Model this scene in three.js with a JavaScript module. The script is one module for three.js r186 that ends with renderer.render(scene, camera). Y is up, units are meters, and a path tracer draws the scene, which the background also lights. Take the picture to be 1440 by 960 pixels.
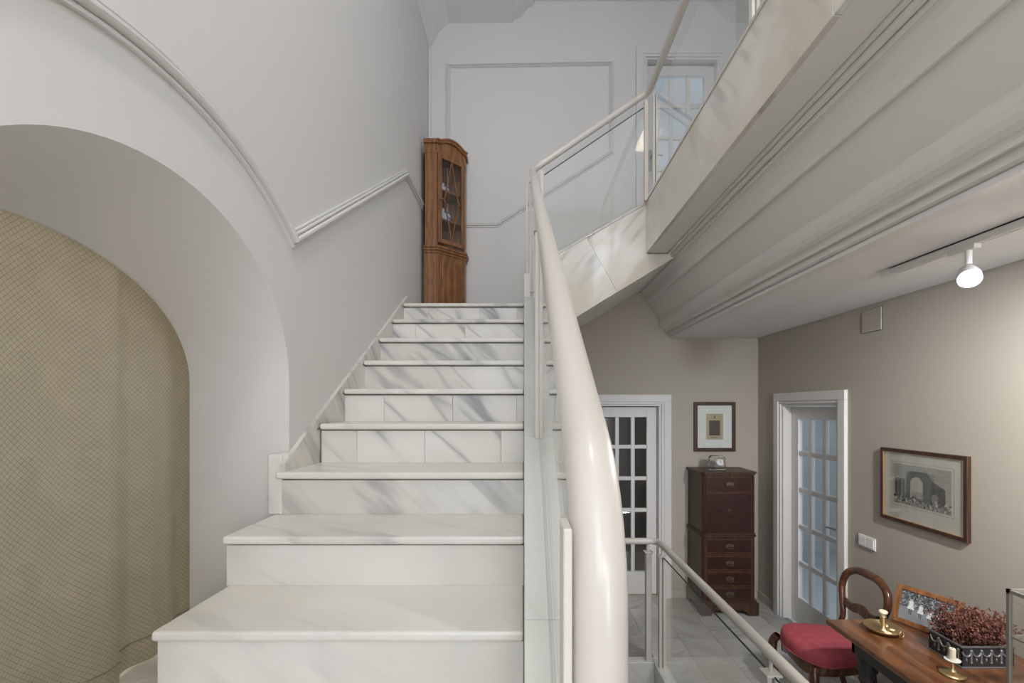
import * as THREE from 'three';
import { RoundedBoxGeometry } from 'three/addons/geometries/RoundedBoxGeometry.js';
import { mergeGeometries } from 'three/addons/utils/BufferGeometryUtils.js';
import { RectAreaLightUniformsLib } from 'three/addons/lights/RectAreaLightUniformsLib.js';

// ------------------------------------------------------------------ camera, sky, lights, exposure
const EYE = 1.96;                        // eye height above the hall floor (y = 0)
const scene = new THREE.Scene();
const camera = new THREE.PerspectiveCamera(2 * Math.atan(480 / 640) * 180 / Math.PI, 1.5, 0.05, 60);
camera.position.set(0, EYE, 0);
camera.lookAt(0, EYE, -5);
camera.setViewOffset(1440, 960, -17, -93, 1440, 960);   // the lens is shifted up, verticals stay vertical

const renderer = new THREE.WebGLRenderer({ antialias: true });
renderer.toneMapping = THREE.LinearToneMapping;
renderer.toneMappingExposure = 0.90;
renderer.shadowMap.enabled = true;
RectAreaLightUniformsLib.init();

scene.background = new THREE.Color().setRGB(1.5, 1.85, 2.3);   // overcast daylight outside the windows

function area(name, color, intensity, w, h, from, to) {
  const l = new THREE.RectAreaLight(color, intensity, w, h);
  l.name = name; l.position.set(...from); l.lookAt(...to); scene.add(l); return l;
}
const DAY = new THREE.Color().setRGB(0.835, 0.875, 1.0), WARM = new THREE.Color().setRGB(1.0, 0.76, 0.50);
// windows of the front facade (behind the camera): daylight enters through these openings
const WIN = [   // x0, x1, y0, y1 in the front wall: stairwell (added for more light), upper floor, hall entrance
  [-0.80, 0.55, 1.75, 5.60], [1.45, 2.15, 4.55, 5.90], [1.22, 2.28, 0.25, 2.35],
];
const FRONT = 2.60, SIDE = [-0.9, 1.9, 4.35, 5.75];   // SIDE: z0, z1, y0, y1 of a side window added to light the left wall
WIN.forEach(([x0, x1, y0, y1], i) => area('window_daylight', DAY, [4.4, 10, 8][i], x1 - x0, y1 - y0, [(x0 + x1) / 2, (y0 + y1) / 2, FRONT + 0.34], [(x0 + x1) / 2, (y0 + y1) / 2, 0]));
area('window_daylight', DAY, 4.2, SIDE[1] - SIDE[0], SIDE[3] - SIDE[2], [2.72, (SIDE[2] + SIDE[3]) / 2, (SIDE[0] + SIDE[1]) / 2], [0, (SIDE[2] + SIDE[3]) / 2, (SIDE[0] + SIDE[1]) / 2]);  // light panel of the added side window

// ------------------------------------------------------------------ helpers
const E = (e) => e + EYE;
let seed = 7;
const rnd = () => { seed = (seed * 1664525 + 1013904223) >>> 0; return seed / 4294967296; };
const used = new Map();
function numbered(n) { const k = used.get(n) ?? 0; used.set(n, k + 1); return k ? n + '_' + String(k).padStart(3, '0') : n; }
function fin(o) { o.traverse((m) => { if (m.isMesh) { m.castShadow = true; m.receiveShadow = true; } }); return o; }
function thing(name, label, category, [x, y, z] = [0, 0, 0], turn = 0, group) {
  const o = new THREE.Group(); o.name = numbered(name); o.position.set(x, y, z); o.rotation.y = turn; scene.add(o);
  o.userData = { label, category }; if (group) o.userData.group = group; return o;
}
function structure(name, label, geo, mat) {
  const o = geo ? new THREE.Mesh(geo, mat) : new THREE.Group();
  o.name = name; o.userData = { kind: 'structure', label, category: name.split('_')[0] }; scene.add(o);
  return o;
}
function add(name, geo, mat, parent, x = 0, y = 0, z = 0) { const m = new THREE.Mesh(geo, mat); m.name = name; m.position.set(x, y, z); parent.add(m); return m; }
const T = (g, x = 0, y = 0, z = 0) => g.translate(x, y, z);
const ni = (g) => (g.index ? g.toNonIndexed() : g);
function merge(list) { return mergeGeometries(list.map((g) => { g = ni(g); for (const k of Object.keys(g.attributes)) if (!['position', 'normal', 'uv'].includes(k)) g.deleteAttribute(k); return g; })); }
const box = (w, h, d, x = 0, y = 0, z = 0) => T(new THREE.BoxGeometry(w, h, d), x, y, z);
const rbox = (w, h, d, r = 0.004, x = 0, y = 0, z = 0, seg = 2) => T(new RoundedBoxGeometry(w, h, d, seg, Math.min(r, w / 2.01, h / 2.01, d / 2.01)), x, y, z);
const span = (x0, x1, y0, y1, z0, z1, r = 0) => (r ? rbox(x1 - x0, y1 - y0, z1 - z0, r, (x0 + x1) / 2, (y0 + y1) / 2, (z0 + z1) / 2) : box(x1 - x0, y1 - y0, z1 - z0, (x0 + x1) / 2, (y0 + y1) / 2, (z0 + z1) / 2));
function shapeOf(pts) { const s = new THREE.Shape(); pts.forEach(([a, b], i) => (i ? s.lineTo(a, b) : s.moveTo(a, b))); s.closePath(); return s; }
// polygon in (x, y) extruded from z0 to z1
function extXY(pts, z0, z1, bevel = 0, holes = []) {
  const s = Array.isArray(pts) ? shapeOf(pts) : pts; for (const h of holes) s.holes.push(Array.isArray(h) ? shapeOf(h) : h);
  const g = new THREE.ExtrudeGeometry(s, { depth: z1 - z0 - 2 * bevel, bevelEnabled: bevel > 0, bevelThickness: bevel, bevelSize: bevel, bevelOffset: -bevel, bevelSegments: 2, curveSegments: 32 });
  return T(g, 0, 0, z0 + bevel);
}
// polygon in (depth, y) extruded from x0 to x1; depth d lies at z = -d
function extDY(pts, x0, x1, bevel = 0, holes = []) {
  const g = extXY(pts, 0, x1 - x0, bevel, holes);   // (d, y, x)
  return T(g.rotateY(Math.PI / 2), x0, 0, 0);      // rotateY(90): x -> -z, z -> x
}
// polygon in (x, d) extruded from y0 to y1
function extXD(pts, y0, y1, bevel = 0, holes = []) { const g = extXY(pts, 0, y1 - y0, bevel, holes); return T(g.rotateX(-Math.PI / 2), 0, y0, 0); }
// uv in metres, by the way each face points
function muv(g, scale = 1, ou = 0, ov = 0) {
  g = ni(g); const p = g.attributes.position, uv = new Float32Array(p.count * 2), a = new THREE.Vector3(), b = new THREE.Vector3(), c = new THREE.Vector3(), n = new THREE.Vector3();
  for (let i = 0; i < p.count; i += 3) {
    a.fromBufferAttribute(p, i); b.fromBufferAttribute(p, i + 1); c.fromBufferAttribute(p, i + 2);
    n.subVectors(b, a).cross(c.clone().sub(a)); const x = Math.abs(n.x), y = Math.abs(n.y), z = Math.abs(n.z);
    [a, b, c].forEach((v, k) => { const q = z >= x && z >= y ? [v.x, v.y] : y >= x ? [v.x, -v.z] : [-v.z, v.y]; uv[(i + k) * 2] = q[0] * scale + ou; uv[(i + k) * 2 + 1] = q[1] * scale + ov; });
  }
  g.setAttribute('uv', new THREE.BufferAttribute(uv, 2)); return g;
}
// the same for a slab cut from a 1.6 m marble block: every slab shows a stretch of its own
function slabUV(g) {
  g = ni(g); g.computeBoundingBox(); const b = g.boundingBox, c = b.min; g = muv(T(g.clone(), -c.x, -c.y, -b.max.z), 1 / 1.6, 0, 0); T(g, c.x, c.y, b.max.z);
  const uv = g.attributes.uv; let mu = 0, mv = 0; for (let i = 0; i < uv.count; i++) { mu = Math.max(mu, uv.getX(i)); mv = Math.max(mv, uv.getY(i)); }
  const ou = rnd() * Math.max(0, 1 - mu), ov = rnd() * Math.max(0, 1 - mv); for (let i = 0; i < uv.count; i++) uv.setXY(i, uv.getX(i) + ou, uv.getY(i) + ov); return g;
}
// polyline with rounded corners
function pathOf(pts, r) {
  const v = pts.map((p) => new THREE.Vector3(...p)), c = new THREE.CurvePath(); let from = v[0];
  for (let i = 1; i < v.length - 1; i++) {
    const rr = Math.min(Array.isArray(r) ? r[i - 1] : r, v[i].distanceTo(v[i - 1]) * 0.49, v[i].distanceTo(v[i + 1]) * 0.49);
    const p = v[i].clone().add(v[i - 1].clone().sub(v[i]).setLength(rr)), q = v[i].clone().add(v[i + 1].clone().sub(v[i]).setLength(rr));
    c.add(new THREE.LineCurve3(from, p)); c.add(new THREE.QuadraticBezierCurve3(p, v[i], q)); from = q;
  }
  c.add(new THREE.LineCurve3(from, v[v.length - 1])); return c;
}
const tube = (pts, radius, r = 0.08, seg = 160, around = 16) => new THREE.TubeGeometry(pts.length > 2 ? pathOf(pts, r) : new THREE.LineCurve3(new THREE.Vector3(...pts[0]), new THREE.Vector3(...pts[1])), pts.length > 2 ? seg : 1, radius, around, false);
const lathe = (prof, seg = 32) => new THREE.LatheGeometry(prof.map(([r, y]) => new THREE.Vector2(r, y)), seg);

// ------------------------------------------------------------------ textures
function hash(x, y, s) { let h = (Math.imul(x, 374761393) + Math.imul(y, 668265263) + Math.imul(s, 1274126177)) | 0; h = Math.imul(h ^ (h >>> 13), 1274126177); return ((h ^ (h >>> 16)) >>> 0) / 4294967296; }
function vnoise(x, y, s) { const ix = Math.floor(x), iy = Math.floor(y), fx = x - ix, fy = y - iy, u = fx * fx * (3 - 2 * fx), v = fy * fy * (3 - 2 * fy); return (hash(ix, iy, s) * (1 - u) + hash(ix + 1, iy, s) * u) * (1 - v) + (hash(ix, iy + 1, s) * (1 - u) + hash(ix + 1, iy + 1, s) * u) * v; }
function fbm(x, y, s, o = 5) { let a = 0, k = 0.5, t = 0; for (let i = 0; i < o; i++) { a += k * vnoise(x, y, s + i * 17); t += k; x *= 2.03; y *= 2.03; k *= 0.5; } return a / t; }
function tex(w, h, f, srgb = true) {
  const d = new Uint8Array(w * h * 4);
  for (let y = 0; y < h; y++) for (let x = 0; x < w; x++) { const c = f(x / w, y / h), i = (y * w + x) * 4; for (let k = 0; k < 3; k++) d[i + k] = Math.max(0, Math.min(255, c[k] * 255)); d[i + 3] = 255; }
  const t = new THREE.DataTexture(d, w, h); t.magFilter = THREE.LinearFilter; t.minFilter = THREE.LinearMipmapLinearFilter; t.generateMipmaps = true; t.wrapS = t.wrapT = THREE.MirroredRepeatWrapping; if (srgb) t.colorSpace = THREE.SRGBColorSpace; t.needsUpdate = true; return t;
}
const lerp = (a, b, t) => a.map((x, i) => x + (b[i] - x) * t);
// marble: white ground, grey veins along one direction, warm clouds; 1 texture unit = 1 metre
function marbleTex(s, { ground = [0.905, 0.897, 0.872], cloud = [0.872, 0.855, 0.818], vein = [0.55, 0.56, 0.57], angle = -0.75, veins = 0.5, freq = 3.5 } = {}) {
  const ca = Math.cos(angle), sa = Math.sin(angle);
  return tex(640, 640, (u0, v0) => {
    const u = u0 * 1.6, v = v0 * 1.6, a = u * ca + v * sa, b = -u * sa + v * ca, w = fbm(a * 2, b * 2, s, 3) - 0.5, ss = (x, p, q) => { const t = Math.min(1, Math.max(0, (x - p) / (q - p))); return t * t * (3 - 2 * t); };
    const bw = b + w * 0.10, broad = ss(fbm(a * 1.5 + 7, bw * freq * 1.1, s + 15, 3), 0.46, 0.72), streak = ss(fbm(a * 2.2 + 3, bw * freq * 7, s + 5, 3), 0.48, 0.80);
    const thin = Math.pow(1 - Math.abs(2 * fbm(a * 0.9 + 11, bw * freq * 2.2, s + 25, 4) - 1), 18) * ss(fbm(a * 2.4, b * 2.4, s + 35, 3), 0.42, 0.66);
    let c = lerp(ground, cloud, ss(fbm(u * 2.2, v * 2.2, s + 3, 4), 0.35, 0.75));
    c = lerp(c, vein, Math.min(0.85, veins * (0.75 * streak * broad + 0.16 * broad + 0.65 * thin)));
    const g = (hash(Math.floor(u0 * 640), Math.floor(v0 * 640), s) - 0.5) * 0.015; return [c[0] + g, c[1] + g, c[2] + g];
  });
}
function woodTex(s, light, dark, ringy = 9) {
  return tex(256, 512, (u, v) => {
    const w = fbm(u * 4, v * 1.2, s, 4), r = Math.sin((u * ringy + w * 3.2) * 6.283) * 0.5 + 0.5, fine = fbm(u * 90, v * 3, s + 7, 3);
    return lerp(light, dark, Math.min(1, 0.45 * r + 0.75 * (fine - 0.2) + 0.35 * (fbm(u * 3, v * 2, s + 2, 3) - 0.4)));
  });
}
const mat = (o) => new THREE.MeshStandardMaterial(o), phys = (o) => new THREE.MeshPhysicalMaterial(o);
const lin = (r, g, b) => new THREE.Color().setRGB(r, g, b);
const plaster = tex(256, 256, (u, v) => { const g = 0.5 + (fbm(u * 24, v * 24, 3, 4) - 0.5) * 0.5; return [g, g, g]; }, false);
const M = {};
M.white = mat({ name: 'white wall paint', color: lin(0.70, 0.69, 0.67), roughness: 0.85, bumpMap: plaster, bumpScale: 0.0006 });
M.greige = mat({ name: 'greige wall paint', color: lin(0.44, 0.40, 0.337), roughness: 0.85, bumpMap: plaster, bumpScale: 0.0006 });
M.ceiling = mat({ name: 'white ceiling paint', color: lin(0.80, 0.79, 0.78), roughness: 0.9 });
M.cornice = mat({ name: 'off-white plaster moulding', color: lin(0.76, 0.74, 0.70), roughness: 0.7 });
M.trim = mat({ name: 'white satin woodwork', color: lin(0.70, 0.69, 0.67), roughness: 0.45 });
M.rail = phys({ name: 'cream enamelled steel', color: lin(0.63, 0.595, 0.54), roughness: 0.34, clearcoat: 0.35, clearcoatRoughness: 0.12 });
M.post = mat({ name: 'pale enamelled flat bar', color: lin(0.66, 0.63, 0.57), roughness: 0.4 });
const mPlain = marbleTex(11, { veins: 0.5, freq: 2, angle: -0.6 }), mVein = marbleTex(23, { veins: 0.95, freq: 2.6 }), mMild = marbleTex(47, { veins: 0.6, freq: 2.2 }), mStr = marbleTex(61, { ground: [0.875, 0.88, 0.86], cloud: [0.83, 0.832, 0.80], veins: 0.25, freq: 2 });
const mBand = marbleTex(83, { ground: [0.89, 0.88, 0.85], cloud: [0.83, 0.80, 0.74], vein: [0.62, 0.60, 0.57], veins: 0.55, freq: 2.4, angle: 0.9 });
const marble = (name, map, roughness = 0.30, clearcoat = 0) => phys({ name, map, roughness, clearcoat, clearcoatRoughness: 0.06 });
M.mPlain = marble('white marble', mPlain); M.mVein = marble('grey-veined white marble', mVein, 0.4); M.mMild = marble('lightly veined white marble', mMild, 0.4); M.mStr = marble('pale greenish marble', mStr, 0.3); M.mBand = marble('cream-veined white marble', mBand, 0.16, 0.6);
M.core = mat({ name: 'cement', color: lin(0.42, 0.40, 0.36), roughness: 0.95 });
M.grout = mat({ name: 'grey grout', color: lin(0.30, 0.29, 0.27), roughness: 0.95 });
M.glass = phys({ name: 'clear safety glass', color: lin(0.985, 0.995, 0.99), roughness: 0.02, transmission: 1, thickness: 0, ior: 1.5 });
M.pane = phys({ name: 'bevelled door glass', color: lin(0.95, 0.97, 0.99), roughness: 0.06, transmission: 1, thickness: 0, ior: 1.5 });
M.edge = mat({ name: 'dark glass gasket', color: lin(0.05, 0.07, 0.065), roughness: 0.5 });
M.brass = mat({ name: 'aged brass', color: lin(0.66, 0.51, 0.28), roughness: 0.38, metalness: 1 });
M.oldbrass = mat({ name: 'dark bronze fittings', color: lin(0.20, 0.16, 0.11), roughness: 0.42, metalness: 0.9 });
M.steel = mat({ name: 'brushed nickel', color: lin(0.45, 0.44, 0.42), roughness: 0.35, metalness: 1 });
M.oak = phys({ name: 'honey brown cabinet wood', map: woodTex(5, [0.64, 0.45, 0.28], [0.42, 0.265, 0.15]), roughness: 0.38, clearcoat: 0.2, clearcoatRoughness: 0.25 });
M.mahog = phys({ name: 'dark mahogany', map: woodTex(15, [0.33, 0.215, 0.15], [0.18, 0.11, 0.075], 6), roughness: 0.42, clearcoat: 0.08, clearcoatRoughness: 0.25 });
M.burl = phys({ name: 'burr mahogany veneer', map: tex(256, 256, (u, v) => { const w = fbm(u * 6, v * 6, 41, 5); return lerp([0.28, 0.165, 0.13], [0.16, 0.09, 0.078], Math.min(1, Math.abs(Math.sin(w * 16)) * 0.5 + fbm(u * 20, v * 20, 5, 3) * 0.6)); }), roughness: 0.33, clearcoat: 0.35, clearcoatRoughness: 0.18 });
M.walnut = phys({ name: 'polished walnut', map: woodTex(27, [0.43, 0.27, 0.17], [0.24, 0.135, 0.08], 5), roughness: 0.25, clearcoat: 0.5, clearcoatRoughness: 0.1 });
M.table = phys({ name: 'worn table top wood', map: woodTex(33, [0.54, 0.36, 0.23], [0.32, 0.195, 0.115], 4), roughness: 0.28, clearcoat: 0.4, clearcoatRoughness: 0.15 });
M.ebony = mat({ name: 'blackened turned wood', color: lin(0.03, 0.027, 0.025), roughness: 0.35 });
M.velvet = phys({ name: 'crimson velvet', map: tex(256, 256, (u, v) => { const g = fbm(u * 9, v * 9, 77, 5); return lerp([0.60, 0.235, 0.275], [0.70, 0.335, 0.36], g); }), roughness: 0.9, sheen: 0.6, sheenColor: lin(0.6, 0.3, 0.3), sheenRoughness: 0.5 });
M.plastic = mat({ name: 'white plastic', color: lin(0.74, 0.73, 0.71), roughness: 0.4 });
M.wax = phys({ name: 'ivory wax', color: lin(0.78, 0.70, 0.52), roughness: 0.45 });
M.tin = mat({ name: 'blackened tin', color: lin(0.05, 0.052, 0.055), roughness: 0.45, metalness: 0.5 });
M.tinWorn = mat({ name: 'rubbed pewter relief', color: lin(0.24, 0.25, 0.26), roughness: 0.42, metalness: 0.6 });

// ================================================================== STRUCTURE
const BACK = 4.70, XL = -0.985, XR = 2.416, UP = E(1.62), LAND = E(0.8355), LOWL = E(-0.975), TOP = E(4.19), HC = E(0.715);
const D1 = { x0: 0.70, x1: 1.42, h: 2.0 }, D3 = { x0: 1.25, x1: 2.02, h: 2.0 };   // hall door, upper door (openings in the back wall)
const D2 = { d0: 3.49, d1: 4.27, h: 2.0 };                                     // door in the right wall (depth range)
{
  const wb = structure('wall_back', 'tall cream back wall of the stairwell', null);
  const hole = (d, y) => [[d.x0, y], [d.x1, y], [d.x1, y + d.h], [d.x0, y + d.h]];
  const split = E(0.98);
  add('upper_wall', muv(extXY([[XL - 0.45, split], [0.02, split], [1.06, E(1.60)], [2.75, E(1.60)], [2.75, TOP + 0.3], [XL - 0.45, TOP + 0.3]], -BACK - 0.18, -BACK, 0, [hole(D3, UP)])), M.white, wb);
  add('hall_wall', muv(extXY([[XL - 0.45, -1.6], [D1.x0, -1.6], [D1.x0, D1.h], [D1.x1, D1.h], [D1.x1, -1.6], [2.75, -1.6], [2.75, E(1.60)], [1.06, E(1.60)], [0.02, split], [XL - 0.45, split]], -BACK - 0.18, -BACK)), M.greige, wb);
  add('door_sill', box(D1.x1 - D1.x0, 1.6, 0.18, (D1.x0 + D1.x1) / 2, -0.8, -BACK - 0.09), M.core, wb);

  // left wall with the arched opening
  const wl = structure('wall_left', 'white stairwell wall with arched opening', null);
  const arch = (zc, a, b, spring, y0, n = 40) => { const p = []; p.push([zc - a, y0]); for (let i = 0; i <= n; i++) { const t = Math.PI - Math.PI * i / n; p.push([zc + a * Math.cos(t), spring + b * Math.sin(t)]); } p.push([zc + a, y0]); return p; };
  const inner = arch(1.27, 0.638, 0.56, E(0.104), LOWL - 0.02), outer = arch(1.27, 0.628, 0.43, E(0.10), LOWL - 0.02);
  const face = (pts) => { const p = [[-FRONT - 0.2, -1.6], [BACK + 0.1, -1.6], [BACK + 0.1, TOP + 0.3], [-FRONT - 0.2, TOP + 0.3]]; return new THREE.ExtrudeGeometry((() => { const s = shapeOf(p); s.holes.push(shapeOf(pts)); return s; })(), { depth: 0.012, bevelEnabled: false }).rotateY(Math.PI / 2); };
  add('wall_face', muv(T(face(inner), XL - 0.012)), M.white, wl);
  add('wall_far_face', muv(T(face(outer), XL - 0.41)), M.white, wl);
  const pos = [], q = (a, b, c, d) => pos.push(...a, ...b, ...c, ...a, ...c, ...d);
  for (let i = 0; i < inner.length - 1; i++) q([XL - 0.001, inner[i][1], -inner[i][0]], [XL - 0.001, inner[i + 1][1], -inner[i + 1][0]], [XL - 0.41, outer[i + 1][1], -outer[i + 1][0]], [XL - 0.41, outer[i][1], -outer[i][0]]);
  const rg = new THREE.BufferGeometry(); rg.setAttribute('position', new THREE.Float32BufferAttribute(pos, 3)); rg.computeVertexNormals();
  // smooth normals along the curve
  { const nn = rg.attributes.normal, pp = rg.attributes.position, acc = new Map(), key = (i) => pp.getY(i).toFixed(4) + pp.getZ(i).toFixed(4) + pp.getX(i).toFixed(3); for (let i = 0; i < pp.count; i++) { const k = key(i), a = acc.get(k) ?? [0, 0, 0]; a[0] += nn.getX(i); a[1] += nn.getY(i); a[2] += nn.getZ(i); acc.set(k, a); } for (let i = 0; i < pp.count; i++) { const v = new THREE.Vector3(...acc.get(key(i))).normalize(); nn.setXYZ(i, v.x, v.y, v.z); } }
  add('arch_reveal', muv(rg), M.white, wl);

  // right wall (hall) with its door opening, right wall of the upper floor, front wall with windows
  const wr = structure('wall_right', 'greige right wall of the hall', null);
  add('wall_face', muv(extDY([[-FRONT, -0.1], [D2.d0, -0.1], [D2.d0, D2.h], [D2.d1, D2.h], [D2.d1, -0.1], [BACK + 0.1, -0.1], [BACK + 0.1, HC + 0.12], [-FRONT, HC + 0.12]], XR, XR + 0.15)), M.greige, wr);
  structure('wall_upper', 'cream side wall of the upper floor', muv(extDY([[-FRONT - 0.1, UP], [BACK + 0.1, UP], [BACK + 0.1, TOP + 0.2], [-FRONT - 0.1, TOP + 0.2]], 2.19, 2.4, 0, [[[-SIDE[1], SIDE[2]], [-SIDE[0], SIDE[2]], [-SIDE[0], SIDE[3]], [-SIDE[1], SIDE[3]]]])), M.white);
  const wf = structure('wall_front', 'white front wall with upper windows', muv(extXY([[XL - 0.45, -1.6], [XR + 0.3, -1.6], [XR + 0.3, TOP + 0.3], [XL - 0.45, TOP + 0.3]], FRONT, FRONT + 0.2, 0, WIN.map(([a, b, c, d]) => [[a, c], [b, c], [b, d], [a, d]]))), M.white);
  WIN.forEach(([x0, x1, y0, y1], i) => {
    const w = structure('window_' + (i + 1), ['tall added white gridded window lighting the stairwell', 'white gridded window of the upper floor', 'white glazed entrance screen of the hall'][i], null), b = [];  // the stairwell one is added to bring in more light
    for (const x of [x0 + 0.03, x1 - 0.03]) b.push(box(0.06, y1 - y0, 0.06, x, (y0 + y1) / 2, FRONT + 0.1));
    for (const y of [y0 + 0.03, y1 - 0.03]) b.push(box(x1 - x0, 0.06, 0.06, (x0 + x1) / 2, y, FRONT + 0.1));
    add('window_frame', merge(b), M.trim, w);
    for (let k = 1; k < 4; k++) add('muntin', box(0.03, y1 - y0 - 0.1, 0.03, x0 + (x1 - x0) * k / 4, (y0 + y1) / 2, FRONT + 0.1), M.trim, w);
    for (let k = 1; k < 4; k++) add('muntin', box(x1 - x0 - 0.1, 0.03, 0.03, (x0 + x1) / 2, y0 + (y1 - y0) * k / 4, FRONT + 0.1), M.trim, w);
  });

  {
    const w = structure('window_7', 'long white gridded side window added to the upper floor to light the left wall', null), [z0, z1, y0, y1] = SIDE, yc = (y0 + y1) / 2, zc = (z0 + z1) / 2;  // added out of view, throws light onto the left wall
    add('window_frame', merge([box(0.06, 0.06, z1 - z0, 2.3, y0 + 0.03, zc), box(0.06, 0.06, z1 - z0, 2.3, y1 - 0.03, zc), box(0.06, y1 - y0, 0.06, 2.3, yc, z0 + 0.03), box(0.06, y1 - y0, 0.06, 2.3, yc, z1 - 0.03)]), M.trim, w);
    for (let k = 1; k < 6; k++) add('muntin', box(0.03, y1 - y0 - 0.1, 0.03, 2.3, yc, z0 + (z1 - z0) * k / 6), M.trim, w);
    for (let k = 1; k < 3; k++) add('muntin', box(0.03, 0.03, z1 - z0 - 0.1, 2.3, y0 + (y1 - y0) * k / 3, zc), M.trim, w);
  }
  // ceilings: the stairwell's, its dropped soffit on the left with cornices, the hall's
  structure('ceiling', 'white stairwell ceiling', span(XL - 0.45, 2.5, TOP, TOP + 0.2, -BACK - 0.1, FRONT + 0.1), M.ceiling);
  const e = E;
  structure('trim_1', 'white dropped soffit and cornice above the stair', extXY([
    [XL, e(3.71)], [-0.972, e(3.71)], [-0.968, e(3.735)], [-0.945, e(3.745)], [-0.938, e(3.785)], [-0.915, e(3.80)], [-0.895, e(3.86)], [-0.85, e(3.905)], [-0.838, e(3.915)], [-0.832, e(3.93)], [-0.775, e(3.968)],
    [-0.135, e(3.972)], [-0.11, e(3.972)], [-0.105, e(4.0)], [-0.03, e(4.03)], [0.02, e(4.09)], [0.035, e(4.12)], [0.09, e(4.15)], [0.115, e(4.19)], [XL, e(4.19)]], -BACK, FRONT), M.ceiling);
  structure('ceiling_hall', 'white flat ceiling of the hall', merge([span(1.50, XR - 0.012, HC, HC + 0.02, -BACK + 0.012, FRONT), span(1.55, XR + 0.02, HC + 0.035, E(1.59), -BACK, FRONT), span(1.0, XR + 0.02, E(1.24), E(1.59), -BACK, FRONT)]), M.ceiling);
  structure('trim_2', 'deep off-white cornice under the gallery', extXY([
    [0.9985, e(1.26)], [0.9985, e(1.234)], [1.143, e(1.234)], [1.143, e(1.246)], [1.150, e(1.246)], [1.150, e(1.222)], [1.164, e(1.222)], [1.164, e(1.232)], [1.170, e(1.232)], [1.170, e(1.200)], [1.188, e(1.200)], [1.188, e(1.212)], [1.196, e(1.212)], [1.196, e(1.178)],
    [1.209, e(1.186)], [1.222, e(1.182)], [1.237, e(1.166)], [1.247, e(1.142)], [1.252, e(1.112)], [1.252, e(1.072)], [1.258, e(1.060)], [1.270, e(1.060)], [1.282, e(1.072)],
    [1.398, e(0.906)], [1.390, e(0.894)], [1.390, e(0.862)], [1.397, e(0.838)], [1.412, e(0.818)], [1.430, e(0.806)], [1.444, e(0.802)], [1.452, e(0.792)], [1.452, e(0.775)], [1.466, e(0.775)], [1.470, e(0.784)], [1.478, e(0.782)], [1.478, e(0.744)], [1.492, e(0.738)], [1.500, e(0.744)], [1.506, e(0.740)], [1.506, e(0.7145)], [1.56, e(0.7145)], [1.60, e(1.26)]], -BACK + 0.002, FRONT), M.cornice);
  structure('floor_upper', 'upper gallery floor', span(1.0, XR, E(1.59), UP, -BACK, FRONT), M.mPlain);
}

// ---------------------------------------------------------------- floors with separate tiles
{
  const HOLE = { x: 1.0, d: 3.47 };     // stairwell opening in the hall floor
  const fl = structure('floor', 'pale grey marble tile floor of the hall', merge([span(HOLE.x, XR + 0.02, -0.3, -0.012, -BACK, FRONT), span(XL - 0.4, HOLE.x, -0.3, -0.012, -BACK, -HOLE.d)]), M.grout);
  const tm = [0, 1, 2].map((i) => marble('hall floor marble', marbleTex(101 + i * 7, { ground: [0.74, 0.73, 0.71], cloud: [0.67, 0.655, 0.63], vein: [0.50, 0.49, 0.48], veins: 0.5, angle: [-0.7, 0.6, 0.2][i] }), 0.2));
  const cx = (i) => 1.02 + 0.303 * i, cd = (j) => 4.437 - 0.573 * j;
  for (let i = -7; i < 5; i++) for (let j = -1; j < 12; j++) {
    let x0 = cx(i) + 0.0015, x1 = cx(i + 1) - 0.0015, dn = cd(j + 1) + 0.0015, df = cd(j) - 0.0015;
    x1 = Math.min(x1, XR - 0.001); df = Math.min(df, BACK - 0.001); if (i < 0) dn = Math.max(dn, HOLE.d + 0.08);
    x0 = Math.max(x0, XL + 0.002); if (i >= 0) x0 = Math.max(x0, 1.0);
    if (x1 - x0 < 0.02 || df - dn < 0.02) continue;
    add('tile', slabUV(span(x0, x1, -0.012, 0, -df, -dn), 0.7, i * 0.37, j * 0.61), tm[(i * 5 + j * 3 + 40) % 3], fl);
  }
  // lower void, half landing by the arch where the flight starts
  structure('floor_lower', 'grey floor at the bottom of the stairwell', span(XL - 0.4, XR, -1.6, -1.5, -BACK, FRONT), M.core);
  structure('wall_void', 'lower wall under the hall floor edge', merge([span(1.06, 1.2, -1.5, -0.3, -BACK, FRONT), span(XL, 1.06, -1.5, -0.3, -BACK, -HOLE.d - 0.05)]), M.white);
  const lf = structure('floor_landing', 'cream marble floor of the half landing', merge([span(XL - 1.9, 0.13, LOWL - 0.2, LOWL - 0.012, -2.6, FRONT)]), M.grout);
  for (let i = 0; i < 7; i++) for (let j = -6; j < 7; j++) add('tile', slabUV(span(-2.8 + 0.42 * i + 0.0015, -2.8 + 0.42 * (i + 1) - 0.0015 - (i === 6 ? 0.01 : 0), LOWL - 0.012, LOWL, 0.4 * j + 0.0015 - 0.2, 0.4 * (j + 1) - 0.0015 - 0.2), 0.7, i * 0.3, j * 0.7), M.mPlain, lf);
}

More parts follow.
